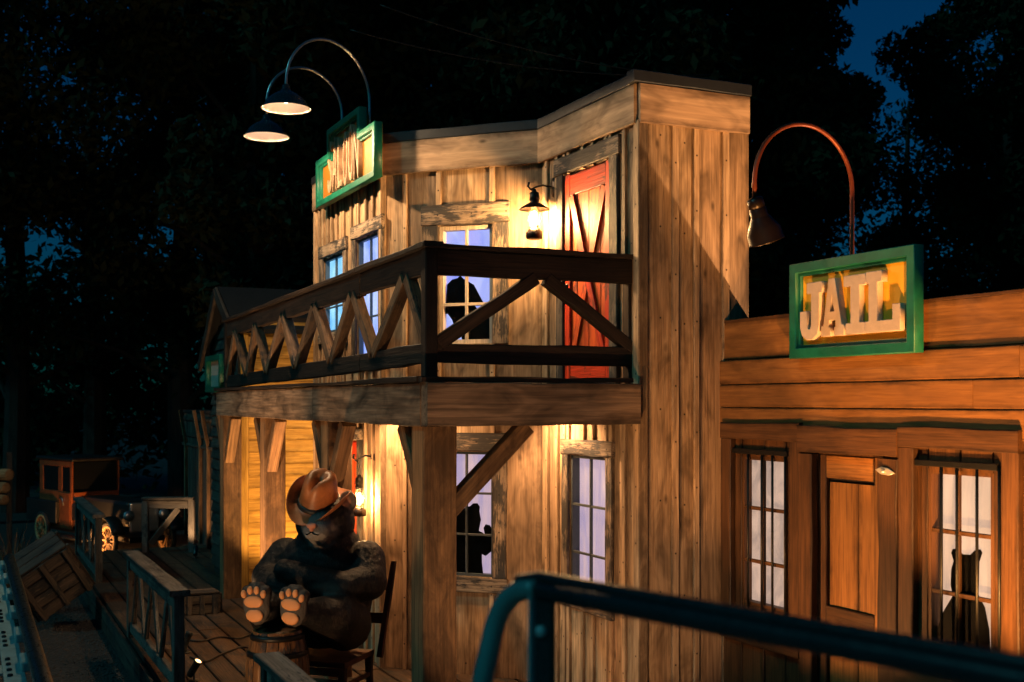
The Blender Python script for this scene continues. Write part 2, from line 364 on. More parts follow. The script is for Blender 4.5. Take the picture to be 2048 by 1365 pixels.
class Wall:
    def __init__(s, O, d, n): s.O = Vector((O[0], O[1], 0)); s.d = Vector(d).normalized(); s.n = Vector(n).normalized()
    def pt(s, u, z, off=0): return s.O + s.d*u + s.n*off + UP*z
    def hit(s, x, y, off=0):
        r = (x-CX)/F; o = s.O + s.n*off; u = (r*o.y-o.x)/(s.d.x-r*s.d.y); k = o.y+u*s.d.y
        return u, CAMZ+(HY-y)/F*k
    def rect(s, name, parent, mat, u0, u1, z0, z1, o0, o1, bev=.003):
        Mw = Matrix.Identity(4); Mw.col[0][:3] = s.d; Mw.col[1][:3] = s.n; Mw.col[2][:3] = UP; Mw.col[3][:3] = s.O
        if Mw.determinant() < 0:
            Mw.col[0][:3] = -s.d; u0, u1 = -u1, -u0
        return box(name, parent, mat, (u0, o0, z0), (u1, o1, z1), Mw, bev)
    def vb(s, name, parent, mat, u, z0, z1, W, T, off, wob=.003): return board(name, parent, mat, s.pt(u, z0, off+T/2), s.pt(u, z1, off+T/2), s.d, W, T, wob)
    def hb(s, name, parent, mat, u0, u1, z, H, T, off, wob=.003): return board(name, parent, mat, s.pt(u0, z, off+T/2), s.pt(u1, z, off+T/2), UP, H, T, wob)
    def db(s, name, parent, mat, a, b, W, T, off, wob=.003):
        p, q = s.pt(a[0], a[1], off+T/2), s.pt(b[0], b[1], off+T/2); w = (q-p).normalized().cross(s.n)
        return board(name, parent, mat, p, q, w, W, T, wob)
    def face(s, u, z, off=0):           # local X along the picture's right, Y up, Z outward
        right = UP.cross(s.n); m = Matrix.Identity(4)
        m.col[0][:3] = right; m.col[1][:3] = UP; m.col[2][:3] = s.n; m.col[3][:3] = s.pt(u, z, off); return m

# ------------------------------------------------------------------ ground, boardwalk, platform
GZ = -.30
def ground():
    n = 60; vs_, fs = [], []
    for j in range(n+1):
        for i in range(n+1):
            x = -150+300*i/n; y = -40+260*j/n; d = math.hypot(x, y)
            vs_.append((x, y, GZ + (0 if d < 32 else .35*math.sin(x*.21)*math.cos(y*.17)*min(1, (d-32)/15))))
    for j in range(n):
        for i in range(n): a = j*(n+1)+i; fs.append((a, a+1, a+n+2, a+n+1))
    return struct('ground', mesh_obj('ground', vs_, fs, 'ground', smooth=True), 'dark gravel ground beside the boardwalk')
ground()
K0 = Vector((-.571, 7.35, 0))                     # outer street corner of the balcony beam
PW = Wall(K0, D1, -D2)                            # balcony face along the street
EW = Wall(K0, D2, -D1)                            # balcony end facing the viewer
C = Vector((.872, 8.0, 0)); B = C + D1*1.49; A = Vector((-1.057, 9.864, 0))
WS = Wall(C, D2, -D1); WD = Wall(C, D1, -D2)
dg_ = (A-B); WG = Wall(B, dg_, Vector((dg_.y, -dg_.x, 0))); LG = dg_.length
if WG.n.y > 0: WG.n = -WG.n
WL = Wall(A, D1, -D2); LL = WL.hit(637, 500)[0]
LS = WS.hit(1496, 300)[0]; SJ = WS.hit(1445, 700)[0]
J0 = WS.pt(SJ, 0); WJ = Wall(J0, -D1, -D2)
ZT = 4.343
deck_edge = Wall(floor_at(265, 1284), D1, -D2)    # street edge of the boardwalk
bw = bpy.data.objects.new('boardwalk', None); attach(bw, None, Matrix.Translation((-2, 10, 0))); struct('boardwalk', bw, 'wooden boardwalk running along the front of the saloon')
def deck():
    T0 = deck_edge.hit(600, 900)[0]
    width = 3.6; pw = .215; k = 0; off = 0.0
    while off < width:
        t = -8.5 + random.uniform(-1.5, 0)
        while t < 7.2:
            L = random.uniform(2.4, 3.6); t1 = min(t+L, 7.2)
            if t1-t > .3:
                z = -.018 + random.uniform(-.002, .002)
                board('plank', bw, 'deck', deck_edge.O + D2*(off+pw/2) + D1*(t+.004) + UP*z, deck_edge.O + D2*(off+pw/2) + D1*(t1-.004) + UP*z, D2, pw-.012, .036, .002, 4)
            t = t1
        off += pw; k += 1
    for (h, z) in ((.13, -.105), (.12, -.235)):
        for t in np.arange(-8.5, 7.2, 2.6): board('edge_board', bw, 'oldwood', deck_edge.O + D1*t + UP*z - D2*.02, deck_edge.O + D1*(t+2.59) + UP*z - D2*.02, UP, h, .035)
    Mw = frame(deck_edge.O, UP, D1)
    box('joist_box', bw, 'shadowwall', (-8.4, -3.55, GZ), (7.15, -.01, -.045), Mw, 0)
deck()
pl = box('platform', None, 'concrete', (-6, -4, GZ), (3.2, 2.75, .78), I4, .02); struct('platform', pl, 'concrete platform the viewer stands on')

# ------------------------------------------------------------------ cladding helpers
def spans(opens, ua, ub, z0, z1):
    cuts = sorted([(max(o[2], z0), min(o[3], z1)) for o in opens if o[0] < ub-.005 and o[1] > ua+.005]); res, z = [], z0
    for a, b in cuts:
        if a-z > .03: res.append((z, a))
        z = max(z, b)
    if z1-z > .03: res.append((z, z1))
    return res
def clad(wall, parent, u0, u1, z0, z1, opens, pw=.2, mat='wall', bmat='batten', T=.02, back=.12, battens=True, bw_=.045):
    es = sorted(set([u0, u1] + [min(max(e, u0), u1) for o in opens for e in o[:2]])); vs_, fs = [], []
    joints = []
    for a, b in zip(es, es[1:]):
        if b-a < .01: continue
        for (za, zb) in spans(opens, a, b, z0, z1):
            i = len(vs_)
            for off in (-back, -.002):
                for (u, z) in ((a, za), (b, za), (b, zb), (a, zb)): vs_.append(wall.pt(u, z, off))
            for f in ((0, 1, 2, 3), (4, 5, 6, 7), (0, 1, 5, 4), (1, 2, 6, 5), (2, 3, 7, 6), (3, 0, 4, 7)): fs.append(tuple(i+k for k in f))
        n = max(1, round((b-a)/pw)); ws = [random.uniform(.75, 1.25) for _ in range(n)]; s = sum(ws); u = a
        for w in ws:
            w = w/s*(b-a)
            for (za, zb) in spans(opens, u, u+w, z0, z1): wall.vb('plank', parent, 'wall2' if mat == 'wall' and random.random() < .3 else mat, u+w/2, za, zb, w-.009, T + random.uniform(-.003, .003), 0, .0022)
            if u > u0+.02: joints.append(u)
            u += w
    mesh_obj('wall', vs_, fs, 'shadowwall', parent)
    if battens:
        for u in joints:
            for (za, zb) in spans(opens, u-bw_/2, u+bw_/2, z0, z1): wall.vb('batten', parent, bmat, u+random.uniform(-.006, .006), za, zb, bw_*random.uniform(.85, 1.2), .022, T+.001, .0025)
def window(wall, parent, u0, u1, z0, z1, cols, rows, sash, panel, casing=.1, cas_mat='casing', sw=.022, mw=.016, depth=.05, pf=.050, colfr=None, rowfr=None, sill=True, cas_sides='lrtb', co=.022):
    """sash frame mesh with casing boards, muntins, panes and a backlit panel behind it"""
    if u0 > u1: u0, u1 = u1, u0
    vs_, fs = [], []
    def bx(a, b, c, d, o0, o1):
        i = len(vs_)
        for off in (o0, o1):
            for (u, z) in ((a, c), (b, c), (b, d), (a, d)): vs_.append(wall.pt(u, z, off))
        for f in ((0, 1, 2, 3), (4, 5, 6, 7), (0, 1, 5, 4), (1, 2, 6, 5), (2, 3, 7, 6), (3, 0, 4, 7)): fs.append(tuple(i+k for k in f))
    bx(u0, u0+sw, z0, z1, -depth, .012); bx(u1-sw, u1, z0, z1, -depth, .012)
    bx(u0+sw, u1-sw, z0, z0+sw, -depth, .010); bx(u0+sw, u1-sw, z1-sw, z1, -depth, .010)
    w = mesh_obj('window', vs_, fs, sash, parent)
    cf = colfr or [i/cols for i in range(1, cols)]; rf = rowfr or [i/rows for i in range(1, rows)]
    for f in cf: u = u0+(u1-u0)*f; wall.vb('muntin', w, sash, u, z0+sw, z1-sw, mw, .022, -.012, .0006)
    for f in rf: z = z0+(z1-z0)*f; wall.hb('muntin', w, sash, u0+sw, u1-sw, z, mw, .019, -.0105, .0006)
    ce = [u0+sw]+[u0+(u1-u0)*f for f in cf]+[u1-sw]; re_ = [z0+sw]+[z0+(z1-z0)*f for f in rf]+[z1-sw]
    for a, b in zip(ce, ce[1:]):
        for c, d in zip(re_, re_[1:]): wall.rect('pane', w, 'glass', a+.004, b-.004, c+.004, d-.004, -.020, -.017, 0)
    wall.rect('light_panel', w, panel, u0+.001, u1-.001, z0+.001, z1-.001, -pf-.006, -pf, 0)
    if casing:
        T = .026
        if 'l' in cas_sides: wall.vb('casing_board', w, cas_mat, u0-casing/2, z0-.005, z1+.005, casing, T, co, .003)
        if 'r' in cas_sides: wall.vb('casing_board', w, cas_mat, u1+casing/2, z0-.005, z1+.005, casing, T, co, .003)
        if 't' in cas_sides: wall.hb('casing_board', w, cas_mat, u0-casing-.01, u1+casing+.01, z1+casing*.6+.006, casing*1.2, T+.006, co, .004)
        if 'b' in cas_sides: wall.hb('sill', w, cas_mat, u0-casing-.01, u1+casing+.01, z0-casing*.5-.006, casing, T+.010, co, .004)
    return w

# ------------------------------------------------------------------ saloon
sal = thing('saloon_building', 'two-storey tan board-and-batten saloon with a balcony and red upstairs door', 'building', (.3, 9.5, 0))
FB = ZT-.265                                            # lower edge of the fascia
ZB0, ZB1 = 2.05, 2.324                                 # balcony beam
# side wall facing the viewer
clad(WS, sal, 0.03, LS, 0, FB+.02, [], .22, bw_=.05)
# wall with the red door upstairs, narrow window downstairs
ud0, zd = WD.hit(1230, 319); ud1, zd1 = WD.hit(1137, 352); zd = (zd+zd1)/2
wa, wz1 = WD.hit(1209, 917, .05); wb_, _ = WD.hit(1150, 915, -.02); wz0 = WD.hit(1180, 1195)[1]
clad(WD, sal, .03, 1.49, 0, FB+.02, [(ud0, ud1, ZB1, zd), (wa, wb_, wz0, wz1)], .17)
window(WD, sal, wa, wb_, wz0, wz1, 2, 3, 'dark_sash', 'win_pink', .095, rowfr=[.30, .645], sw=.02, mw=.018)
def red_door():
    d = WD.rect('door', sal, 'shadowwall', ud0, ud1, ZB1+.02, zd, -.03, .0, 0)
    n = 4; w = (ud1-ud0)/n
    for i in range(n): WD.vb('plank', d, 'red_lit', ud0+w*(i+.5), ZB1+.02, zd-.004, w-.005, .016, .0, .001)
    s = .085
    WD.vb('stile', d, 'red', ud0+s/2, ZB1+.02, zd-.004, s, .020, .014); WD.vb('stile', d, 'red', ud1-s/2, ZB1+.02, zd-.004, s, .020, .014)
    WD.hb('rail', d, 'red', ud0+s, ud1-s, zd-.085, .15, .018, .014); WD.hb('rail', d, 'red', ud0+s, ud1-s, ZB1+.10, .15, .018, .014)
    zm = ZB1+.02+(zd-ZB1)*.52; um = (ud0+ud1)/2
    for (a, b, o) in (((ud0+s+.02, zd-.17), (ud1-s-.02, ZB1+.19), .015), ((ud1-s-.02, zd-.17), (ud0+s+.02, ZB1+.19), .020)):
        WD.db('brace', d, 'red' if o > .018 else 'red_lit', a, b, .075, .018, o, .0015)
    c = .115
    WD.vb('casing_board', d, 'casing_dark', ud0-c/2, ZB1, zd+.01, c, .03, .022); WD.vb('casing_board', d, 'casing_dark', ud1+c/2, ZB1, zd+.01, c, .03, .022)
    WD.hb('casing_board', d, 'casing_dark', ud0-c-.03, ud1+c+.02, zd+.075, .13, .036, .022)
    ellipsoid('door_knob', d, 'iron', (.02, .02, .02), Matrix.Translation(WD.pt(ud1-.04, ZB1+.75, .03)), 10, 8)
red_door()
# slanted bay wall with the big windows
ga, _ = WG.hit(988, 460); gb, _ = WG.hit(880, 460); gz1 = WG.hit(930, 452)[1]; gz0 = WG.hit(930, 688)[1]
la, _ = WG.hit(988, 1000); lb, _ = WG.hit(880, 1000); lz1 = WG.hit(940, 904)[1]; lz0 = WG.hit(940, 1152)[1]
clad(WG, sal, .0, LG, 0, FB+.02, [(min(ga, gb), max(ga, gb), gz0, gz1), (min(la, lb), max(la, lb), lz0, lz1)], .33)
window(WG, sal, ga, gb, gz0, gz1, 2, 3, 'cream_sash', 'win_blue', .14, sw=.034, mw=.026, cas_sides='lrt')
window(WG, sal, la, lb, lz0, lz1, 2, 3, 'dark_sash', 'win_pink', .125, sw=.02, mw=.018)
# wall under the saloon sign
a1, _ = WL.hit(755, 480, .05); a2, _ = WL.hit(722, 480, -.01); az1 = WL.hit(737, 474)[1]; az0 = WL.hit(737, 715)[1]
b1, _ = WL.hit(684, 520, .05); b2, _ = WL.hit(655, 520, -.01); bz1 = WL.hit(668, 514)[1]; bz0 = WL.hit(668, 665)[1]
r1, _ = WL.hit(724, 1000); r2, _ = WL.hit(690, 1000)
clad(WL, sal, .0, LL, 0, FB+.05, [(a1, a2, az0, az1), (b1, b2, bz0, bz1), (r1, r2, .02, 1.86)], .17)
window(WL, sal, a1, a2, az0, az1, 2, 3, 'blue_sash', 'win_deep', .10, pf=.028)
window(WL, sal, b1, b2, bz0, bz1, 2, 3, 'blue_sash', 'win_cyan', .10, pf=.028)
d2 = WL.rect('door', sal, 'shadowwall', r1, r2, .02, 1.86, -.06, -.03, 0)
for i in range(4): WL.vb('plank', d2, 'red_lit', r1+(r2-r1)*(i+.5)/4, .02, 1.855, (r2-r1)/4-.005, .018, -.03, .001)
for u in (r1+.05, r2-.05): WL.vb('stile', d2, 'red', u, .02, 1.855, .09, .02, -.010)
for z in (.12, .95, 1.78): WL.hb('rail', d2, 'red', r1+.096, r2-.096, z, .13, .018, -.010)
for u in (r1-.05, r2+.05): WL.vb('casing_board', d2, 'casing', u, 0, 1.87, .095, .03, .022)
WL.hb('casing_board', d2, 'casing', r1-.1, r2+.1, 1.92, .1, .034, .022)
# corner boards
for (p, s) in ((C+Vector((0, 0, 0))-D1*.012-D2*.012, .075), (A+Vector((-.02, -.02, 0)), .05)):
    board('corner_board', sal, 'batten', p, p+UP*(FB+.02), D1, s, s, .002)
board('corner_board', sal, 'batten', WL.pt(LL-.03, 0, .03), WL.pt(LL-.03, FB, .03), D1, .06, .05, .002)
# fascia and roof flashing
for (w, u0, u1) in ((WS, -.045, LS-.028), (WD, -.012, 1.47), (WG, .02, LG+.02), (WL, -.02, LL)):
    w.hb('fascia_board', sal, 'fascia', u0, u1, FB+.1325, .265, .03, .034, .002)
    w.hb('flashing', sal, 'flash', u0-(.05 if w is WS else 0), u1+(.015 if w is WS else .03), ZT+.042, .08, .10, -.035, .0015)
# roof and rear walls
def plate(name, parent, mat, pts, z0, z1):
    n = len(pts); vs_ = [(p.x, p.y, z0) for p in pts]+[(p.x, p.y, z1) for p in pts]
    fs = [tuple(range(n)), tuple(range(n, 2*n))]+[(i, (i+1) % n, n+(i+1) % n, n+i) for i in range(n)]
    return mesh_obj(name, vs_, fs, mat, parent)
Lp = WL.pt(LL, 0); back = 1.9
E = WS.pt(LS, 0)
plate('roof', sal, 'roofdark', [C+D2*.13+D1*.13, B+D2*.13, A+D2*.13+D1*.02, Lp+D2*.13-D1*.01, Lp+D2*1.6-D1*.01, E+D1*.13+D2*.0], FB-.16, FB-.1)
for (p, q) in ((E+D1*.13, E+D1*3.3), (Lp-D1*.06+D2*.13, Lp-D1*.06+D2*1.6)):
    board('rear_wall', sal, 'wall', p+UP*2.0, q+UP*2.0, UP, 4.0, .08, .002)
mesh_obj('rear_wall', [E+D1*3.3, Lp+D2*1.55, Lp+D2*1.55+UP*4, E+D1*3.3+UP*4, E+D1*3.4, Lp+D2*1.65, Lp+D2*1.65+UP*4, E+D1*3.4+UP*4],
         [(0, 1, 2, 3), (4, 5, 6, 7), (0, 1, 5, 4), (1, 2, 6, 5), (2, 3, 7, 6), (3, 0, 4, 7)], 'wall', sal)

# balcony ------------------------------------------------------------
BL = PW.hit(433, 800)[0]; EL = EW.hit(1282, 800, .11)[0]-.02
uj = PW.hit(625, 800)[0]
zb = (ZB0+ZB1)/2; hb_ = ZB1-ZB0
PW.hb('balcony_beam', sal, 'beam', .0, uj-.003, zb, hb_, .11, -.11, .004)
PW.hb('balcony_beam', sal, 'beam', uj+.003, BL, zb, hb_, .11, -.11, .004)
EW.hb('balcony_beam', sal, 'beam', .005, EL+.02, zb, hb_, .11, .002, .004)
PW.hb('balcony_edge_board', sal, 'balcony', -.02, BL+.02, ZB1+.018, .03, .16, -.13, .003)
EW.hb('balcony_edge_board', sal, 'balcony', -.02, EL-.02, ZB1+.020, .03, .16, -.08, .003)
plate('balcony_floor', sal, 'oldwood', [K0+D1*.12+D2*.12, K0+D1*.12+D2*(EL-.03), B-D2*.03-D1*.02, A-D2*.05, WL.pt(LL, 0, .05), WL.pt(LL+1.6, 0, .05), K0+D1*(BL-.02)+D2*.12], ZB1-.10, ZB1-.02)
# rails: the street side dips a little towards its far end
ZR = 3.205
def rz(u): return -.085*u/BL
RI = -.10
def rail_s(name, mat, u0, u1, z, H, T, off): 
    p, q = PW.pt(u0, z+rz(u0), off), PW.pt(u1, z+rz(u1), off); return board(name, sal, mat, p, q, UP, H, T, .004)
us = PW.hit(700, 500)[0]
for (a, b) in ((.075, us-.004), (us+.004, BL-.12)):
    rail_s('top_rail', 'balcony', a, b, ZR-.115, .165, .055, RI)
    rail_s('rail_cap', 'balcony', a-(.06 if a < .2 else 0), b, ZR-.016, .032, .13, RI)
    rail_s('bottom_rail', 'balcony', a, b, 2.51, .13, .055, RI)
EWI = -.10
e0 = .115; e1 = EW.hit(1270, 500, EWI)[0]
board('top_rail', sal, 'balcony', EW.pt(e0-.02, ZR-.117, EWI), EW.pt(e1, ZR-.117, EWI), UP, .165, .055, .003)
board('rail_cap', sal, 'balcony', EW.pt(.03, ZR-.018, EWI), EW.pt(e1+.03, ZR-.018, EWI), UP, .030, .13, .003)
board('bottom_rail', sal, 'balcony', EW.pt(e0-.02, 2.51, EWI), EW.pt(e1, 2.51, EWI), UP, .13, .055, .003)
pc = EW.pt(.10, 0, EWI)
board('balcony_post', sal, 'balcony', pc+UP*(ZB1+.03), pc+UP*(ZR-.035), D1, .085, .085, .002)
pe = EW.pt(e1-.02, 0, EWI-.02); board('balcony_post', sal, 'balcony', pe+UP*(ZB1+.03), pe+UP*(ZR-.035), D1, .085, .085, .002)
pf = PW.pt(BL-.16, 0, RI); board('balcony_post', sal, 'balcony', pf+UP*(ZB1+.03), pf+UP*(ZR-.04-.085), D1, .085, .085, .002)
zt, zz = ZR-.20, 2.578
tops = [PW.hit(x, 600, RI)[0] for x in (817, 710, 634, 571, 515, 475)]; bots = [PW.hit(x, 700, RI)[0] for x in (862, 752, 667, 597, 538, 497, 458)]
for i, t in enumerate(tops):
    for b, s in ((bots[i], .045), (bots[i+1], -.045)):
        p, q = PW.pt(t-s*.6, zt+rz(t)+.02, RI), PW.pt(b+s*.5, zz+rz(b)-.02, RI)
        board('balcony_brace', sal, 'brace', p, q, (q-p).cross(D2), .085, .07+random.uniform(0, .02), .003)
et = EW.hit(1078, 550, EWI)[0]; eb0 = .15; eb1 = EW.hit(1262, 690, EWI)[0]
for (t, b) in ((et-.03, eb0), (et+.05, eb1)):
    p, q = EW.pt(t, zt+.01, EWI), EW.pt(b, zz-.01, EWI); board('balcony_brace', sal, 'balcony', p, q, (q-p).cross(D1), .085, .07, .003)
# porch posts with their knee braces
Ppos = [K0+D1*.15+D2*.15 + D1*t for t in (0, 2.19, 4.38, 6.40)]
for i, p in enumerate(Ppos):
    w = .225 if i == 0 else .205
    po = board('porch_post', sal, 'post', p, p+UP*(ZB0-.002), D1, w, w, .002, None, .008)
    z0, z1, r = ZB0-.50, ZB0-.005, .42
    for sgn in (-1, 1):
        if i == 0 and sgn < 0: continue
        a = p + D1*(sgn*.06)+UP*z0 - D2*.03; b = p + D1*(sgn*r)+UP*z1 - D2*.03
        board('knee_brace', po, 'post', a, b, D2, .11, .10, .002)
    if i == 0:
        a = p + D2*.06+UP*(ZB0-.55) - D1*.06; b = p + D2*.62+UP*z1 - D1*.06
        board('knee_brace', po, 'post', a, b, D1, .10, .11, .002)

# ------------------------------------------------------------------ jail
jail = thing('jail_building', 'low brown jail front with a closed door between two barred windows', 'building', (2.2, 7, 0))
JL = 4.2; ZJ = 2.752
def jz(y): return CAMZ+(HY-y)/F*J0.y
edges = [ZJ, jz(722), jz(770), jz(815), jz(862)]
q1, q1z = WJ.hit(1500, 912, -.05); q2, _ = WJ.hit(1588, 920, -.05); q0z = WJ.hit(1540, 1215, -.05)[1]
t1, t1z = WJ.hit(1874, 938, -.05); t2, _ = WJ.hit(2006, 938, -.05); t0z = WJ.hit(1930, 1300, -.05)[1]
dr1, drz = WJ.hit(1640, 908); dr2, _ = WJ.hit(1772, 908)
opens = [(q1, q2, q0z, q1z), (t1, t2, t0z, t1z), (dr1, dr2, .03, drz)]
for k, (a, b) in enumerate(zip(edges, edges[1:])):
    cuts = [0.005, 1.9+.5*(k % 2)+.2*k, JL]
    for c, d in zip(cuts, cuts[1:]): WJ.hb('siding_board', jail, 'jail', c+.001, d-.002, (a+b)/2, a-b-.004, .034 if k else .024, .0 if k else -.012, .0012)
clad(WJ, jail, .005, JL, 0, edges[-1], opens, .30, 'jail_trim', 'jail_trim', .016, .10, battens=False)
WJ.rect('wall', jail, 'shadowwall', .0, JL, edges[-1]+.001, ZJ-.01, -.20, -.014, 0)
WJ.hb('parapet_cap', jail, 'jail_trim', .0, JL, ZJ+.004, .02, .24, -.225, .002)
def jail_window(u0, u1, z0, z1, panel, ub, rowfr, cols):
    w = window(WJ, jail, u0, u1, z0, z1, 2, 3, 'jail_trim', panel, 0, sw=.022, mw=.024, depth=.06, rowfr=rowfr, colfr=cols)
    n = len(ub)
    for u in ub:
        v, f = tube_geo([WJ.pt(u, z0-.02, .035), WJ.pt(u, z1+.035, .035)], .0085, 8); mesh_obj('bar', v, f, 'iron', w, smooth=True)
    WJ.hb('bar_strap', w, 'iron', u0-.08, u1+.05, z1+.035, .035, .02, .028, .001)
    fw = .115
    WJ.vb('casing_board', w, 'jail_trim', u0-.07-fw/2, z0-.15, z1+.115, fw, .045, .017); WJ.vb('casing_board', w, 'jail_trim', u1+.085+fw/2, z0-.15, z1+.115, fw, .045, .017)
    WJ.hb('casing_board', w, 'jail_trim', u0-.07-fw, u1+.085+fw, z1+.115+fw/2, fw, .05, .017)
    WJ.hb('sill', w, 'jail_trim', u0-.07-fw, u1+.085+fw, z0-.20, .10, .06, .017)
def lin(a, b, fr): return [a+(b-a)*f for f in fr]
jail_window(q1, q2, q0z, q1z, 'win_mottle', lin(q1, q2, (-.28, .20, .52, .76, 1.04)), [.30, .655], [.47])
jail_window(t1, t2, t0z, t1z, 'win_cream', lin(t1, t2, (-.35, .26, .50, .80, 1.12)), [.31, .655], [.45])
jd = WJ.rect('door', jail, 'shadowwall', dr1, dr2, .03, drz, -.07, -.045, 0)
zl = WJ.hit(1715, 1225)[1]
for i, (fa, fb) in enumerate(((.0, .50), (.50, 1.0))):
    a, b = dr1+.055+(dr2-dr1-.06)*fa, dr1+.055+(dr2-dr1-.06)*fb
    WJ.vb('panel_board', jd, 'jail_door', (a+b)/2, zl, drz-.17, b-a-.004, .018, -.045, .001)
    WJ.vb('panel_board', jd, 'jail_door', (a+b)/2, .10, zl-.12, b-a-.004, .018, -.045, .001)
WJ.vb('stile', jd, 'jail_trim', dr1+.027, .04, drz-.004, .055, .03, -.03, .001); WJ.vb('stile', jd, 'jail_door', dr2-.05, .04, drz-.004, .10, .03, -.03, .001)
WJ.hb('rail', jd, 'jail_door', dr1+.058, dr2-.103, drz-.075, .14, .028, -.03, .001); WJ.hb('rail', jd, 'jail_trim', dr1+.058, dr2-.103, zl-.06, .115, .028, -.03, .001)
f1, fz = WJ.hit(1612, 852); f2, _ = WJ.hit(1812, 855)
WJ.vb('casing_board', jd, 'jail_trim', (f1+dr1)/2, 0, drz+.002, dr1-f1-.003, .05, .017, .004); WJ.vb('casing_board', jd, 'jail_trim', (f2+dr2)/2, 0, drz+.002, f2-dr2-.003, .05, .017, .005)
WJ.hb('casing_board', jd, 'jail_trim', f1, f2, (drz+fz)/2+.004, fz-drz-.006, .056, .017, .003)
hu, hz = WJ.hit(1771, 943, .07)
hm = WJ.face(hu, hz, .068)
extruded('hasp_plate', jd, 'gold', [[(-.075, .0), (-.03, .022), (.03, .020), (.078, -.004), (.03, -.020), (-.03, -.020)]], .012, hm @ Matrix.Rotation(R(-4), 4, 'Z'), .002)
ellipsoid('hasp_knob', jd, 'gold', (.012, .012, .014), hm @ Matrix.Translation((0, 0, .018)), 10, 8)
# jail roof and rear
JR = WJ.O
plate('roof', jail, 'roofdark', [WJ.pt(.0, 0, -.21), WJ.pt(JL, 0, -.21), WJ.pt(JL, 0, -2.4), WJ.pt(.0, 0, -2.4)], 1.80, 1.86)
WJ.rect('rear_wall', jail, 'jail_trim', 0, JL, 0, 1.79, -2.4, -2.3, 0)
board('side_wall', jail, 'jail_trim', WJ.pt(JL-.05, .9, -1.2), WJ.pt(JL-.05, .9, -.105), UP, 1.78, .08)

# ------------------------------------------------------------------ yellow building beyond the saloon, narrow shed beyond it
YK = at(487, 805, 13.75); YK.z = 0
YW = Wall(YK, D2, -D1)
yel = thing('clapboard_house', 'yellow clapboard house with a steep dark roof behind the balcony', 'building', YK)
for k in range(22):
    z = .12 + k*.137
    if z > 3.12: break
    board('clapboard', yel, 'yellow', YW.pt(.0, z+.07, .022), YW.pt(2.6, z+.07, .022), UP-YW.n*.2, .158, .014, .002)
YW.rect('wall', yel, 'shadowwall', .0, 2.6, 0, 3.2, -.15, -.002, 0)
YF = Wall(YK, D1, -D2)
YF.rect('wall', yel, 'shadowwall', .15, 1.8, 0, 3.2, -.15, -.002, 0)
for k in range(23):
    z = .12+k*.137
    if z < 3.1: board('clapboard', yel, 'oldwood', YF.pt(.02, z+.07, .022), YF.pt(1.8, z+.07, .022), UP-YF.n*.2, .158, .014, .002)  # front boards and corner in dark timber: this side's shade put into the colour
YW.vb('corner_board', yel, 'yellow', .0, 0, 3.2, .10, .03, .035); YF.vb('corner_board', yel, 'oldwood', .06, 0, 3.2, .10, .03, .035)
ra = YF.pt(.92, 3.62, .12); rb = ra + D2*2.9
for (sg, uu) in ((-1, -.12), (1, 2.0)):
    e0_ = YF.pt(uu, 2.72 if sg > 0 else 3.05, .12); e1_ = e0_ + D2*2.9
    mesh_obj('roof_slope', [ra, rb, e1_, e0_, ra-UP*.05, rb-UP*.05, e1_-UP*.05, e0_-UP*.05], [(0, 1, 2, 3), (4, 5, 6, 7), (0, 1, 5, 4), (1, 2, 6, 5), (2, 3, 7, 6), (3, 0, 4, 7)], 'roofdark', yel)
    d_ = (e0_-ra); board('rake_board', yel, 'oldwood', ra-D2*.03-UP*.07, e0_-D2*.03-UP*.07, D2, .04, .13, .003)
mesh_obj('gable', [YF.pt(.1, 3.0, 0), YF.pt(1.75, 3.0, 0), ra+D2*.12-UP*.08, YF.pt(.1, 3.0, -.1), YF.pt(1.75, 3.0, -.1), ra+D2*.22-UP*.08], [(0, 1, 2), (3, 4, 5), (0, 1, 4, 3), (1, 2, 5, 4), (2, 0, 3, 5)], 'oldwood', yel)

SK = floor_at(436, 1106); SW = Wall(SK, D1, -D2)
shed = thing('batten_shed', 'dark narrow shed with tall battens catching orange light past the porch', 'shed', SK)
SL = SW.hit(368, 900)[0]; zk = CAMZ-(900-HY)/F*SK.y; zt2 = CAMZ-(822-HY)/F*SK.y
SW.rect('wall', shed, 'oldwood', .0, SL, 0, zt2-.05, -.9, -.02, 0)
for i in range(10):
    w = SL/10; SW.vb('plank', shed, 'oldwood', w*(i+.5), 0, zt2-.06, w-.012, .02, -.015)
for x in (421, 405, 376):
    u = SW.hit(x, 900)[0]; bt = SW.vb('batten', shed, 'post', u, 0, zk, .05, .05, .006)
    board('batten_top', bt, 'post', SW.pt(u, zk+.002, .031), SW.pt(u, zt2, .13), D1, .05, .05)
for z in (zk, zk+.16, zk+.42): SW.hb('shadow_band', shed, 'oldwood', 0, SL, z, .05, .03, .005)  # dark strips standing for the shadows across the shed front
plate('roof', shed, 'roofdark', [SW.pt(0, 0, .02), SW.pt(SL, 0, .02), SW.pt(SL, 0, -.95), SW.pt(0, 0, -.95)], zt2-.05, zt2)

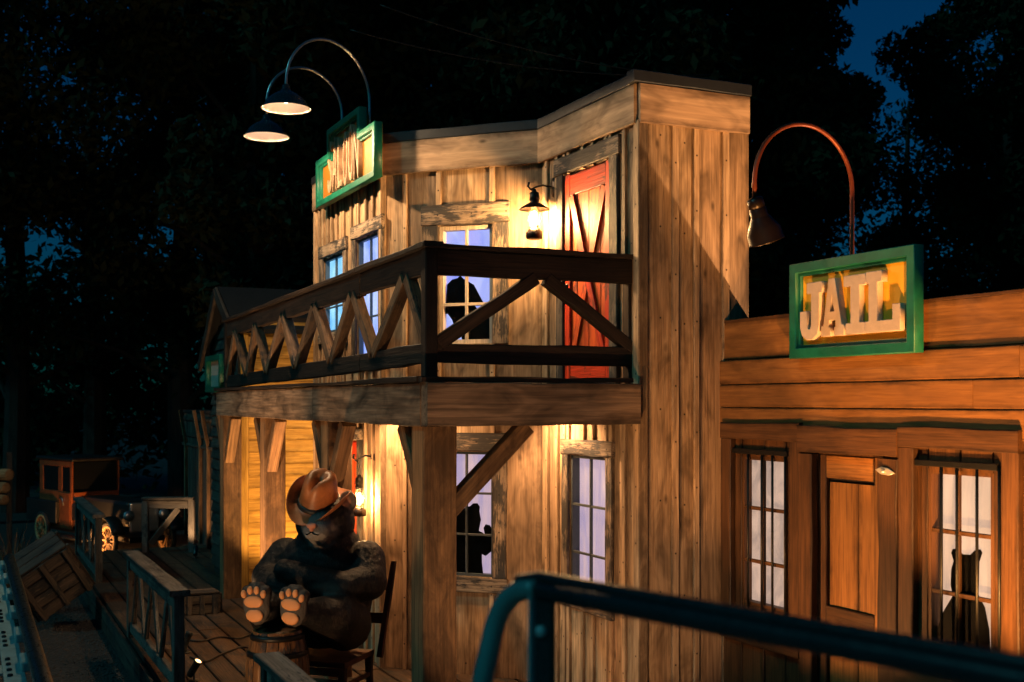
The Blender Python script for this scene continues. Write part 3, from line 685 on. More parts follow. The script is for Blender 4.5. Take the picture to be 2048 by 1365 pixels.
# ------------------------------------------------------------------ signs
def saloon_sign():
    off = .155; S = Wall(A, D1, -D2)
    uR, _ = S.hit(749, 300, off); uL, _ = S.hit(632, 380, off)
    zb_, zt_ = 4.035, 4.485; ztc = 4.70
    c1, _ = S.hit(718, 300, off); c2, _ = S.hit(654, 300, off)          # raised middle
    t = thing('saloon_sign', 'stepped green-framed sign reading SALOON on the upper corner of the saloon', 'sign', S.pt((uR+uL)/2, zb_, .1))
    fm = S.face(uL, zb_, .075); w = abs(uL-uR); x1, x2 = uL-c2, uL-c1; h1, h2 = zt_-zb_, ztc-zb_
    out = [(0, 0), (w, 0), (w, h1), (x2, h1), (x2, h2), (x1, h2), (x1, h1), (0, h1)]
    f = .056
    inn = [(f, f), (w-f, f), (w-f, h1-f), (x2-f, h1-f), (x2-f, h2-f), (x1+f, h2-f), (x1+f, h1-f), (f, h1-f)]
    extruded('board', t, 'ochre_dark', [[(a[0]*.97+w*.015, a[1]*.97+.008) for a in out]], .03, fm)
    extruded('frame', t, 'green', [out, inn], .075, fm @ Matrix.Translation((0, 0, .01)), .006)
    f2 = .016; o2 = [(f-.001, f-.001), (w-f+.001, f-.001), (w-f+.001, h1-f+.001), (x2-f+.001, h1-f+.001), (x2-f+.001, h2-f+.001), (x1+f-.001, h2-f+.001), (x1+f-.001, h1-f+.001), (f-.001, h1-f+.001)]
    g = f+f2; i2 = [(g, g), (w-g, g), (w-g, h1-g), (x2-g, h1-g), (x2-g, h2-g), (x1+g, h2-g), (x1+g, h1-g), (g, h1-g)]
    extruded('inner_moulding', t, 'green', [o2, i2], .045, fm @ Matrix.Translation((0, 0, .012)), .004)
    x = x1-.02; lw = (x2-x1+.0)/6; zl0 = .085; lh = h2-f-.03-zl0
    for i, ch in enumerate('SALOON'):
        hh = lh*(.95+.05*math.sin(i*2.1))
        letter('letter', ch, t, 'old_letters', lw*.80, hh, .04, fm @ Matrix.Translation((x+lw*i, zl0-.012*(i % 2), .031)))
    return S, uL, uR, c1, c2, h1, h2, zb_
SS = saloon_sign()
def jail_sign():
    off = .14
    ul, zt_ = WJ.hit(1572, 528, off); ur, zt2_ = WJ.hit(1822, 489, off); zb1 = WJ.hit(1572, 712, off)[1]; zb2 = WJ.hit(1822, 712, off)[1]
    z0, z1 = (zb1+zb2)/2, (zt_+zt2_)/2; w = ur-ul; h = z1-z0
    t = thing('jail_sign', 'rectangular green-framed sign with cream letters reading JAIL on the jail front', 'sign', WJ.pt((ul+ur)/2, z0, .1))
    fm = WJ.face(ul, z0, .04)
    f = .062
    extruded('board', t, 'ochre', [[(.01, .01), (w-.01, .01), (w-.01, h-.01), (.01, h-.01)]], .03, fm)
    rc = lambda e: [(e, e), (w-e, e), (w-e, h-e), (e, h-e)]
    extruded('frame', t, 'green', [rc(0), rc(f)], .072, fm @ Matrix.Translation((0, 0, .006)), .006)
    extruded('inner_moulding', t, 'green', [rc(f-.001), rc(f+.02)], .044, fm @ Matrix.Translation((0, 0, .010)), .004)
    box('mounting_block', t, 'jail_trim', (.1, .05, -.040), (w-.1, .12, -.002), fm, 0)
    L = {'J': [[(.9, 5.3), (2.5, 5.3), (2.5, 4.35), (2.2, 4.35), (2.2, 1.6), (2.0, .8), (1.5, .4), (.9, .4), (.4, .8), (.2, 1.5), (.2, 2.9), (.9, 2.9), (.9, 1.8), (1.05, 1.35), (1.25, 1.35), (1.35, 1.7), (1.35, 4.35), (.9, 4.35)]],
         'A': [[(2.45, .6), (2.45, 1.5), (2.68, 1.5), (3.2, 5.4), (3.85, 5.4), (4.5, 1.5), (4.7, 1.5), (4.7, .6), (3.75, .6), (3.75, 1.35), (3.9, 1.35), (3.84, 1.9), (3.28, 1.9), (3.2, 1.35), (3.42, 1.35), (3.42, .6)], [(3.36, 2.65), (3.52, 4.1), (3.74, 2.65)]],
         'I': [[(4.55, 5.45), (6.65, 5.45), (6.65, 4.55), (6.05, 4.55), (6.05, 1.55), (6.6, 1.55), (6.6, .62), (4.75, .62), (4.75, 1.55), (5.2, 1.55), (5.2, 4.55), (4.55, 4.55)]],
         'L': [[(6.7, 5.5), (8.15, 5.5), (8.15, 4.6), (7.75, 4.6), (7.75, 1.55), (9.05, 1.55), (9.05, 2.75), (9.75, 2.75), (9.75, .62), (6.65, .62), (6.65, 1.55), (6.95, 1.55), (6.95, 4.6), (6.7, 4.6)]]}
    e = f+.022; sx = (w-2*e)/10; sy = (h-2*e)/5.9
    for ch in 'JAIL':
        k = 'IJLA'.index(ch)*.003
        extruded('letter', t, 'cream', [[(e+x*sx, e+(y-.05)*sy) for x, y in lp] for lp in L[ch]], .040+k, fm @ Matrix.Translation((0, 0, .031)), .004)
    return ul, ur, z0, z1
JS = jail_sign()
def far_sign():
    p = at(428, 742, 15.2); w, h = .95, .46
    S = Wall(Vector((p.x, p.y, 0)), -D1, -D2); z0 = p.z-h/2-.05
    t = thing('far_sign', 'small green-framed sign with a cream board past the far end of the balcony', 'sign', S.pt(.4, z0, 0))
    fm = S.face(0, z0, .02); rc = lambda e: [(e, e), (w-e, e), (w-e, h-e), (e, h-e)]
    extruded('board', t, 'cream', [rc(.02)], .03, fm); extruded('frame', t, 'green', [rc(0), rc(.07)], .09, fm @ Matrix.Translation((0, 0, .004)), .006)
    for k in (.3, .62): box('bracket', t, 'iron', (k, .2, -.7), (k+.03, .24, -.001), fm, 0)
far_sign()

# ------------------------------------------------------------------ gooseneck lamps
def gooseneck(label, base, reach, z_top, end, mat_arm, shade_tilt, shade_r, shade_h, mats, lit, group, axis=-D2, r=.012, flare='bowl'):
    t = thing('gooseneck_lamp', label, 'lamp', base, group)
    base, end = Vector(base), Vector(end); d = Vector((end.x-base.x, end.y-base.y, 0)); Ld = d.length; d.normalize()
    pts = [base]; zc = z_top - Ld/2*1.0; zc = max(zc, base.z+.05)
    pts.append(base+UP*(zc-base.z)*.6)
    for i in range(25):
        a = math.pi*i/24; pts.append(base + d*(Ld/2*(1-math.cos(a))) + UP*(zc-base.z + (z_top-zc)*math.sin(a)))
    pts.append(Vector((end.x, end.y, end.z)))
    tube('arm', t, mat_arm, pts, r, 12)
    lathe('flange', t, mat_arm, [(.001, 0), (.035, 0), (.035, .02), (.018, .03), (.016, .07), (.001, .072)], Matrix.Translation(base+UP*-.005), 16, False)
    X = Matrix.Translation(end) @ shade_tilt
    if flare == 'bowl':
        prof = [(.012, .03), (.03, .02), (.035, -.01), (.05, -.03), (.10, -.055), (.155, -.10), (shade_r-.012, -.155), (shade_r, -shade_h), (shade_r+.002, -shade_h-.004), (shade_r-.006, -shade_h), (shade_r-.018, -.15), (.15, -.098), (.10, -.06), (.05, -.036), (.001, -.034)]
    else:
        prof = [(.012, .01), (.045, .0), (.048, -.05), (.042, -.055), (.050, -.06), (.050, -.10), (.055, -.11), (.10, -.19), (shade_r, -shade_h), (shade_r+.004, -shade_h-.006), (shade_r-.004, -shade_h-.002), (.094, -.19), (.048, -.11), (.001, -.105)]
    sh = lathe('shade', t, mats[0], prof, X, 32, False)
    me = sh.data; me.materials.append(M[mats[1]]); n = 32; half = (len(prof)-6) if flare == 'bowl' else (len(prof)-4)
    for i, p in enumerate(me.polygons): p.material_index = 1 if i//n >= half-1 else 0
    if lit:
        ellipsoid('bulb', t, 'bulb', (.03, .03, .04), X @ Matrix.Translation((0, 0, -.085)), 12, 8)
        pos = X @ Vector((0, 0, -.172)); tg = X @ Vector((0, 0, -2))
        spot('bulb_light', t, pos, tg, lit, 176, (1, .65, .35), .05, .03)
        point('bulb_glow', t, X @ Vector((0, 0, -.12)), lit*.004, (1, .62, .42), .03)
    return t
S, uL, uR, c1, c2, h1, h2, zb_ = SS
b1_ = S.pt(S.hit(739, 240, .03)[0], zb_+h1-.01, .03); e1p = at(572, 176, 9.50)
b2_ = S.pt(S.hit(684, 240, .05)[0], zb_+h2-.01, .05); e2p = at(533, 236, 10.38)
gooseneck('bright steel gooseneck lamp on the near end of the saloon sign', b1_, .8, at(655, 76, 9.75).z, e1p, 'steel', I4, .197, .165, ('enamel', 'white_enamel'), 130, 'gooseneck lamps over the saloon sign')
gooseneck('lower gooseneck lamp with dark shade on the far side of the saloon sign', b2_, .8, at(607, 137, 10.6).z, e2p, 'steel', I4, .197, .165, ('enamel', 'white_enamel'), 130, 'gooseneck lamps over the saloon sign')
jb = WJ.pt(WJ.hit(1704, 500, -.02)[0], ZJ+.012, -.02); je = at(1509, 398, 6.78)
gooseneck('unlit rust-red gooseneck lamp with tilted bronze shade above the jail sign', jb, .7, at(1590, 262, 7.1).z, je, 'rust', Matrix.Rotation(R(-19), 4, 'Y') @ Matrix.Rotation(R(12), 4, 'X'), .102, .25, ('bronze', 'bronze'), 0, None, r=.0135, flare='cone')

# ------------------------------------------------------------------ lanterns
def lantern(label, wall, plate_px, px, hood, energy):
    pu, pz = wall.hit(*plate_px, .03); p = wall.pt(pu, pz, .03)
    u, z = wall.hit(px[0], px[1], .2); q = wall.pt(pu+.02, 0, .22)
    # lantern axis: straight out from the plate until the line of sight
    r = (px[0]-CX)/F; best = min((abs((p+wall.n*k).x-r*(p+wall.n*k).y), k) for k in [i*.004 for i in range(10, 110)])[1]
    c = p + wall.n*best; c.z = CAMZ+(HY-px[1])/F*c.y                    # centre of the globe
    t = thing('wall_lantern', label, 'lantern', c - UP*.14, 'lit lanterns on the saloon walls')
    pm = frame(p, wall.n, UP)
    pl_ = lathe('wall_plate', t, 'bronze', [(.001, .014), (.03, .012), (.045, .006), (.047, -.008), (.001, -.008)], pm, 20, False)
    for v in pl_.data.vertices: v.co.x *= 1.7
    hook = [p, p+wall.n*(best*.55)+UP*.012, p+wall.n*best*.9-UP*.005, p+wall.n*(best+.03)-UP*.03, p+wall.n*(best+.055)-UP*.005, p+wall.n*(best+.045)+UP*.025]
    tube('hook', t, 'iron', hook, .008, 8)
    k_ = 1.22 if hood else 1.12
    def L(prof, name, mat, n=20, cap=False): return lathe(name, t, mat, [(a*k_, b*k_) for a, b in prof], Matrix.Translation(c), n, cap)
    hk = p+wall.n*(best+.02)-UP*.022
    side = wall.d
    for s in (-1, 1): tube('bail_wire', t, 'iron', [hk, c+side*(s*.045)+UP*(hk.z-c.z)*.75, c+side*(s*.06)+UP*.11, c+side*(s*.068)-UP*.02, c+side*(s*.055)-UP*.085], .0035, 6)
    L([(.001, .185), (.012, .18), (.014, .165), (.030, .16), (.032, .115), (.026, .105), (.030, .10), (.030, .072), (.001, .072)], 'chimney_cap', 'iron')
    if hood: L([(.032, .098), (.055, .085), (.095, .058), (.098, .054), (.054, .078), (.030, .09)], 'hood', 'bronze', 28)
    L([(.026, .07), (.034, .05), (.047, .015), (.047, -.015), (.036, -.05), (.028, -.068), (.026, -.066), (.034, -.049), (.045, -.015), (.045, .015), (.032, .05), (.025, .068)], 'globe', 'globe', 24)
    L([(.001, -.06), (.036, -.062), (.040, -.075), (.052, -.085), (.054, -.125), (.05, -.13), (.001, -.13)], 'oil_tank', 'bronze')
    L([(.001, .05), (.016, .04), (.030, .01), (.030, -.015), (.018, -.045), (.001, -.052)], 'flame', 'flame', 14)
    point('lantern_light', t, c, energy, (1, .62, .28), .068)
    return c
lu = lantern('lit iron lantern with brimmed hood beside the red upstairs door', WD, (1107, 376), (1069, 437), True, 310)
ll = lantern('lit iron lantern on the lower wall behind the sleeping bear', WL, (745, 914), (719, 998), False, 95)

# ------------------------------------------------------------------ bear cut-outs behind the windows
def cutout(label, wall, poly, off):
    pts = [wall.hit(x, y, off) for x, y in poly]; us_ = [p[0] for p in pts]; zs = [p[1] for p in pts]
    u, z = sum(us_)/len(us_), min(zs); fm = wall.face(u, z, off); sg = 1 if UP.cross(wall.n).dot(wall.d) > 0 else -1
    o = extruded('bear_cutout', None, 'black', [[((a-u)*sg, b-z) for a, b in pts]], .010, fm)
    return tag(o, label, 'cutout', 'black cut-outs behind the lit windows')
cutout('black hatted cutout behind the upstairs window of the slanted wall', WG, [(893, 603), (895, 570), (905, 560), (916, 557), (921, 552), (927, 558), (948, 570), (956, 585), (966, 604), (968, 612), (950, 612), (960, 625), (1000, 640), (1002, 700), (930, 700), (922, 668), (912, 660), (905, 640), (896, 628), (878, 630), (878, 618), (893, 615)], -.040)
cutout('black waving bear cutout behind the downstairs window beside the thick porch post', WG, [(870, 1160), (872, 1060), (896, 1040), (905, 1025), (912, 1014), (925, 1018), (942, 1012), (947, 1007), (955, 1007), (960, 1014), (959, 1023), (962, 1040), (958, 1062), (966, 1066), (971, 1072), (968, 1056), (972, 1049), (980, 1051), (986, 1062), (985, 1090), (982, 1104), (972, 1112), (964, 1108), (964, 1125), (968, 1160)], -.040)
cutout('black eared bear cutout behind the right-hand barred jail window', WJ, [(1872, 1330), (1876, 1260), (1890, 1222), (1908, 1192), (1904, 1170), (1905, 1140), (1910, 1122), (1905, 1106), (1908, 1098), (1916, 1099), (1926, 1109), (1943, 1110), (1952, 1101), (1961, 1099), (1965, 1106), (1959, 1124), (1958, 1165), (1957, 1190), (1970, 1215), (1979, 1260), (1983, 1330)], -.040)
cutout('black leaning cutout in the blue window nearest the slanted wall', WL, [(742, 750), (743, 600), (746, 585), (751, 582), (754, 600), (757, 750)], -.040)
cutout('black cutout low in the farthest upstairs window under the sign', WL, [(660, 690), (661, 640), (667, 628), (675, 634), (680, 645), (683, 690)], -.040)

# ------------------------------------------------------------------ boardwalk railings
GR = 'grey railings along the boardwalk edge'
def railing(label, p0, p1, slats, h=.80, ends=True, style='v'):
    p0, p1 = Vector(p0), Vector(p1); d = (p1-p0).normalized(); L = (p1-p0).length; n = Vector((d.y, -d.x, 0))
    t = thing('railing', label, 'railing', (p0+p1)/2, GR)
    board('cap', t, 'grey_wood', p0+UP*(h-.02), p1+UP*(h-.02), n, .15, .042, .003)
    for s in (.06, L-.06): board('post', t, 'grey_wood', p0+d*s, p0+d*s+UP*(h-.042), d, .085, .085, .002)
    board('top_board', t, 'grey_wood', p0+d*.105+UP*(h-.10), p1-d*.105+UP*(h-.10), UP, .11, .05, .003)
    board('bottom_board', t, 'grey_wood', p0+d*.105+UP*.10, p1-d*.105+UP*.10, UP, .10, .05, .003)
    for i in range(slats):
        u = .105+(L-.21)*(i+.5)/slats; w = (L-.21)/slats
        for s in (-1, 1):
            a, b = p0+d*(u-s*w*.40)+UP*.145, p0+d*(u-s*.035)+UP*(h-.152)
            board('slat', t, 'grey_wood', a+n*(.004*s), b+n*(.004*s), n, .03, .065, .002)
    return t
ra0, ra1 = floor_at(262, 1102, .8), floor_at(360, 1182, .8)
ra0.z = ra1.z = 0
railing('grey wooden railing with leaning slats in front of the porch, left of the bear', ra1, ra0, 3)
rb0 = floor_at(198, 1030, .83); rb0.z = 0
railing('far grey railing on the boardwalk edge before the old truck', rb0, rb0+D1*3.0, 3, .83)
rc0 = floor_at(534, 1306, .8); rc0.z = 0
railing('nearest railing cap in the lower edge of the picture beside the barrel', rc0, rc0-D1*3.2, 4)
rd0 = floor_at(284, 996, .8); rd0.z = 0
def end_rail():
    t = thing('railing', 'short railing with a diagonal brace across the far end of the boardwalk', 'railing', rd0, GR)
    X = Vector((1, .05, 0)).normalized(); p = rd0
    board('cap', t, 'grey_wood', p+UP*.79, p+X*.75+UP*.79, D1, .14, .04); board('top_board', t, 'grey_wood', p+X*.05+UP*.70, p+X*.75+UP*.70, UP, .12, .05)
    board('post', t, 'grey_wood', p+X*.05-UP*0, p+X*.05+UP*.768, X, .09, .09); board('post', t, 'grey_wood', p+X*.72-UP*0, p+X*.72+UP*.768, X, .09, .09)
    board('brace', t, 'grey_wood', p+X*.52+UP*.64, p+X*.12+UP*.12, D1, .04, .085)
end_rail()

# ------------------------------------------------------------------ small spotlights and cables on the boardwalk
def spot_fixture(label, pos, target, energy, size, col=(1, .56, .26), rad=.05, group='small spotlights on the boardwalk', show=True):
    pos, target = Vector(pos), Vector(target)
    t = thing('spotlight', label, 'spotlight', pos, group)
    c = pos+UP*.10; d = (target-c).normalized(); fm = frame(c, d, UP)
    lathe('housing', t, 'fixture', [(.001, -.08), (.026, -.08), (.03, -.07), (.03, .06), (.034, .062), (.034, .085), (.029, .085), (.029, .07), (.001, .069)], fm, 18, False)
    lathe('lens', t, 'lens', [(.001, .072), (.028, .072)], fm, 16, False)
    tube('yoke', t, 'fixture', [pos+UP*.002, pos+UP*.03, c-UP*.028], .008, 8); lathe('foot', t, 'fixture', [(.001, 0), (.045, 0), (.045, .008), (.001, .010)], Matrix.Translation(pos), 16, False)
    spot('beam_light', t, c+d*.09, target, energy, size, col, .45, rad)
    return t
f1_ = floor_at(372, 1306); f2_ = floor_at(388, 1362); f4_ = floor_at(478, 1122)
spot_fixture('little black spotlight on the planks nearer the grey railing, lens glowing', f1_, Ppos[2]+UP*2.0, 420, 110)
spot_fixture('little black spotlight at the lower edge of the picture, lens glowing', f2_, K0+D1*1.3+UP*2.25, 170, 55)
spot_fixture('tiny glowing spotlight on the planks behind the farthest porch post', SW.pt(-.45, 0, .40), SW.pt(1.0, 1.3, .1), 70, 80)
spot_fixture('spotlight at the foot of the yellow clapboard wall, hidden behind the bear', YW.pt(.55, 0, .95), YW.pt(.5, 1.7, 0), 170, 110, (1, .55, .18))
f3_ = Vector((-2.28, 6.4, GZ))
spot_fixture('spotlight lighting the bear from below the picture edge', f3_, Vector((-1.6, 8.3, .86)), 110, 30)
f5_ = Vector((.0, 5.25, 0)); spot_fixture('spotlight lighting the saloon side wall from below the picture edge', f5_, Vector((.62, 8.3, 1.8)), 200, 66, (1, .56, .27))
f10_ = Vector((-2.05, 6.55, GZ)); spot_fixture('spotlight on the gravel lighting the balcony beam from below the picture edge', f10_, K0+D1*.9+UP*2.3, 150, 44)
f6_ = WJ.pt(3.4, 0, 1.15); spot_fixture('spotlight lighting the jail front from below the picture edge', f6_, WJ.pt(2.45, 2.45, 0), 1450, 60, (1, .45, .12))
f9_ = WJ.pt(.95, 0, 2.0); spot_fixture('spotlight lighting the jail sign from below the picture edge', f9_, WJ.pt(1.25, 2.15, 0), 330, 72, (1, .46, .15))
f7_ = WJ.pt(1.6, 1.86, -.86); spot_fixture('spotlight on the jail roof behind the parapet', f7_, WS.pt(.5, 3.3, 0), 270, 95, (1, .57, .28), .012, 'rooftop spotlight')
def downlight(label, p, energy, aim, size=165):
    t = thing('downlight', label, 'lamp', p, 'can lights under the balcony')
    lathe('can', t, 'fixture', [(.001, .06), (.05, .06), (.055, .05), (.055, -.02), (.048, -.02), (.046, .03), (.001, .03)], Matrix.Translation(p), 20, False)
    lathe('lens', t, 'lens', [(.001, .02), (.045, .02)], Matrix.Translation(p), 16, False)
    spot('can_light', t, p-UP*.025, p+aim, energy, size, (1, .56, .26), .35, .05)
for (u, o, e, lab, aim, sz) in ((1.0, 1.22, 95, 'can light under the balcony floor beside the thick near post', D2*.9-UP*1.0, 130), (2.1, .45, 85, 'can light under the balcony floor above the bear', D2*.4-UP, 150), (5.9, 1.1, 50, 'can light under the far end of the balcony floor', D1*.8-UP, 130)):
    downlight(lab, K0+D1*u+D2*o+UP*2.163, e, aim, sz)
def cable(label, pts):
    cu = []
    P = [Vector(p) for p in pts]
    for i in range(len(P)-1):
        p0, p1, p2, p3 = P[max(i-1, 0)], P[i], P[i+1], P[min(i+2, len(P)-1)]
        for k in range(8):
            s = k/8; cu.append(.5*((2*p1)+(p2-p0)*s+(2*p0-5*p1+4*p2-p3)*s*s+(3*p1-p0-3*p2+p3)*s**3))
    cu.append(P[-1]); o = tube('cable', None, 'cable', cu, .009, 6); return tag(o, label, 'cable', 'black cables on the boardwalk')
def fa(x, y): p = floor_at(x, y, .006); p.z = .012; return p
cable('black cable trailing across the planks from the spotlight to the barrel', [fa(380, 1316), fa(410, 1325), fa(438, 1312), fa(462, 1303), fa(482, 1296), fa(520, 1300)])
cable('black cable crossing the planks in a shallow bow behind the railing', [fa(368, 1281), fa(400, 1284), fa(440, 1276), fa(480, 1278), fa(520, 1262)])

# ------------------------------------------------------------------ bear, barrel, chair
FWD = Vector((-.30, -.954, 0)).normalized(); SIDE = Vector((-FWD.y, FWD.x, 0))   # SIDE: the viewer's right
BP = Vector((-1.405, 8.88, 0))
BM = Matrix.Identity(4); BM.col[0][:3] = SIDE; BM.col[1][:3] = FWD; BM.col[2][:3] = UP; BM.col[3][:3] = BP
def bear_mat():
    m, n, b = new_mat('bear_fur')
    at_ = nd(n, 'ShaderNodeVertexColor'); at_.layer_name = 'fur'
    v = obj_vec(n, (70, 70, 18), False); g = noise(n, v, 1, 5, .7, .8); v2 = obj_vec(n, (5, 5, 5), False); g2 = noise(n, v2, 1, 4)
    c = mix(n, ramp(n, g, [(.5, 0.0), (.78, .45)]), at_.outputs[0], (.12, .085, .06))
    c = mix(n, ramp(n, g2, [(.58, 0.0), (.75, .35)]), c, (.10, .07, .05))
    n.links.new(c, b.inputs['Base Color']); b.inputs['Roughness'].default_value = .55; b.inputs['Specular IOR Level'].default_value = .25
    bp = nd(n, 'ShaderNodeBump'); bp.inputs['Strength'].default_value = .9; bp.inputs['Distance'].default_value = .012
    n.links.new(g, bp.inputs['Height']); n.links.new(bp.outputs[0], b.inputs['Normal']); return m
M['bear'] = bear_mat()
PAWS = [(-.115, .80, .815, -.04), (.135, .74, .80, .10)]      # side, forward, height, twist
def bear():
    t = thing('bear_statue', 'black bear statue dozing in a chair under a brown cowboy hat, feet on a barrel', 'statue', BP)
    els = []
    def el(c, r, rot=None): els.append(Matrix.Translation(c) @ (rot or I4) @ Matrix.Diagonal((*r, 1)))
    def limb(ps, rs, n=7):
        for (a, b), (ra_, rb_) in zip(zip(ps, ps[1:]), zip(rs, rs[1:])):
            a, b = Vector(a), Vector(b)
            for k in range(n+1):
                f = k/n; el(a.lerp(b, f), (ra_+(rb_-ra_)*f,)*3)
    el((0, 0, .74), (.37, .31, .34)); el((0, .05, .62), (.37, .33, .25)); el((.0, -.02, 1.0), (.355, .25, .24)); el((.02, .0, 1.14), (.25, .21, .17))
    el((.03, .05, 1.31), (.225, .215, .20)); el((.06, .19, 1.285), (.145, .12, .115)); el((.075, .27, 1.272), (.11, .085, .085)); el((.07, .22, 1.215), (.085, .08, .06))
    for s in (-1, 1):
        el((.03+(.165 if s > 0 else -.215), .0, 1.465), (.072, .04, .078))
        limb([(s*.33, -.02, 1.03), (s*.405, .10, .885), (s*.30, .27, .865)], [.145, .135, .115])
    limb([(.30, .27, .865), (.05, .36, .93), (-.13, .37, .985)], [.115, .10, .085]); limb([(-.30, .27, .865), (-.10, .34, .86), (.12, .335, .87)], [.11, .09, .08])
    for (sx, (px_, py_, pz_, tw)) in zip((-1, 1), PAWS):
        limb([(sx*.19, .05, .56), (sx*.27+.02, .36, .67), (px_+.02, py_-.10, pz_-.06)], [.20, .165, .095])
        rt = Matrix.Rotation(tw, 4, 'Y')
        el((px_, py_, pz_), (.105, .055, .15), rt)
        for k in range(4):
            q = rt @ Vector(((k-1.5)*.052, .0, .115-.02*abs(k-1.5)**1.3)); el((px_+q.x, py_+q.y-.005, pz_+q.z), (.033, .05, .045), rt)
    me0 = many('bear_raw', els, SPH_V, SPH_F)
    tmp = bpy.data.objects.new('tmp', me0); COL.objects.link(tmp)
    md = tmp.modifiers.new('r', 'REMESH'); md.mode = 'VOXEL'; md.voxel_size = .011
    sm = tmp.modifiers.new('s', 'SMOOTH'); sm.factor = .5; sm.iterations = 6
    tx = bpy.data.textures.new('fur_tufts', 'CLOUDS'); tx.noise_scale = .035; tx.noise_depth = 2
    dp = tmp.modifiers.new('d', 'DISPLACE'); dp.texture = tx; dp.strength = .010; dp.mid_level = .5; dp.texture_coords = 'LOCAL'
    me = bpy.data.meshes.new_from_object(tmp.evaluated_get(bpy.context.evaluated_depsgraph_get())); bpy.data.objects.remove(tmp)
    me.name = 'bear_body'; n = len(me.vertices); co = np.empty(n*3); me.vertices.foreach_get('co', co); co = co.reshape(-1, 3)
    col = np.tile(np.array([.0035, .0032, .0032, 1.0]), (n, 1))
    def blend(mask, c): 
        mask = np.clip(mask, 0, 1)[:, None]; col[:, :3] = col[:, :3]*(1-mask)+np.array(c)*mask
    jit = np.sin(co[:, 0]*140)*np.cos(co[:, 2]*120+co[:, 0]*60)*.018
    def dist(c, r): return np.sqrt((((co-np.array(c))/np.array(r))**2).sum(1))
    dm = dist((.075, .265, 1.255), (.145, .17, .135))+jit*3; blend((1.15-dm)*3, (.15, .138, .128)); blend((dist((.075, .31, 1.215), (.09, .10, .06))+jit*4 < 1)*.8, (.36, .33, .30))
    for s in (-1, 1): blend((1.1-dist((.03+(.165 if s > 0 else -.215), .0, 1.465), (.08, .09, .085)))*4, (.16, .12, .10)); blend((1-dist((.03+(.165 if s > 0 else -.215), .05, 1.465), (.045, .05, .05)))*4, (.40, .19, .13))
    blend((1-dist((.22, .42, .87), (.16, .12, .06)))*1.5+jit*6*(dist((.22, .42, .87), (.16, .12, .06)) < 1.1), (.10, .08, .065))  # pale chest patch: a reflection painted into the fur colour
    for (px_, py_, pz_, tw) in PAWS: blend((1.5-dist((px_, py_+.02, pz_-.02), (.095, .06, .13)))*2.4*(co[:, 1] > py_-.035)+jit*5*(co[:, 1] > py_-.03)*(co[:, 1] > .6), (.085, .073, .063))
    me.color_attributes.new('fur', 'FLOAT_COLOR', 'POINT'); me.color_attributes['fur'].data.foreach_set('color', col.astype(np.float32).ravel())
    me.polygons.foreach_set('use_smooth', [True]*len(me.polygons)); me.materials.clear(); me.materials.append(M['bear'])
    attach(bpy.data.objects.new('body', me), t, BM)
    for (px_, py_, pz_, tw) in PAWS:
        pm = BM @ Matrix.Translation((px_, py_+.047, pz_)) @ Matrix.Rotation(tw, 4, 'Y')
        ellipsoid('paw_pad', t, 'pad', (.074, .016, .043), pm @ Matrix.Translation((0, 0, .018)), 18, 10); ellipsoid('paw_pad', t, 'pad', (.066, .016, .046), pm @ Matrix.Translation((.004, -.002, -.075)), 18, 10)
        for k in range(4): ellipsoid('toe_pad', t, 'pad', (.021, .016, .029), pm @ Matrix.Translation(((k-1.5)*.050, -.004, .105-.020*abs(k-1.5)**1.3)) @ Matrix.Rotation((k-1.5)*.12, 4, 'Y'), 12, 8)
    nm = BM @ Matrix.Translation((.072, .352, 1.312))
    ellipsoid('nose', t, 'nose', (.040, .024, .022), nm, 14, 10); ellipsoid('nose_tip', t, 'nose', (.017, .018, .026), nm @ Matrix.Translation((0, .0, -.02)), 12, 8)
    def Wp(x, y, z): return BM @ Vector((x, y, z))
    for s in (-1, 1):
        tube('mouth_line', t, 'black', [Wp(.072, .357, 1.270), Wp(.072+s*.018, .356, 1.254), Wp(.072+s*.045, .343, 1.246), Wp(.072+s*.08, .302, 1.258), Wp(.072+s*.10, .262, 1.285)], .0045, 6)
    # hat
    Hm = BM @ Matrix.Translation((.0, .10, 1.462)) @ Matrix.Rotation(R(20), 4, 'Y') @ Matrix.Rotation(R(-27), 4, 'X')
    nA = 48; rings = [(.262, 0), (.235, 0), (.20, 0), (.165, .0), (.150, .035), (.143, .11), (.134, .19), (.115, .235), (.07, .25), (.03, .235), (.004, .22)]
    vs_, fs = [], []
    for (r, z) in rings:
        for k in range(nA):
            a = 2*math.pi*k/nA; c, s = math.cos(a), math.sin(a); x, y = r*c*.88, r*s*1.08; zz_ = z
            if z == 0 and r > .164: q = (r-.165)/.097; zz_ = .125*q**1.5*abs(c)**1.6 - .030*q*abs(s)**2; x *= 1-.16*q*abs(c)**2
            if z > .1: zz_ -= .055*math.exp(-(x/.028)**2)*(1 if z > .16 else .3)*(.6+.4*s); x *= 1-.16*max(0, s)*(z-.1)/.1
            vs_.append((x, y, zz_))
    for i in range(len(rings)-1):
        for k in range(nA): fs.append((i*nA+k, i*nA+(k+1) % nA, (i+1)*nA+(k+1) % nA, (i+1)*nA+k))
    fs.append(tuple(range((len(rings)-1)*nA, len(rings)*nA)))
    h = mesh_obj('hat', vs_, fs, 'hat', t, Hm, smooth=True); sd = h.modifiers.new('s', 'SOLIDIFY'); sd.thickness = .012; sd.offset = -1
    sb = h.modifiers.new('b', 'SUBSURF'); sb.levels = 1; sb.render_levels = 1
    vs_, fs = [], []
    for (r, z) in ((.1585, .006), (.1535, .020), (.149, .040)):
        for k in range(nA): a = 2*math.pi*k/nA; vs_.append((r*math.cos(a)*.88*1.02, r*math.sin(a)*1.08*1.02, z))
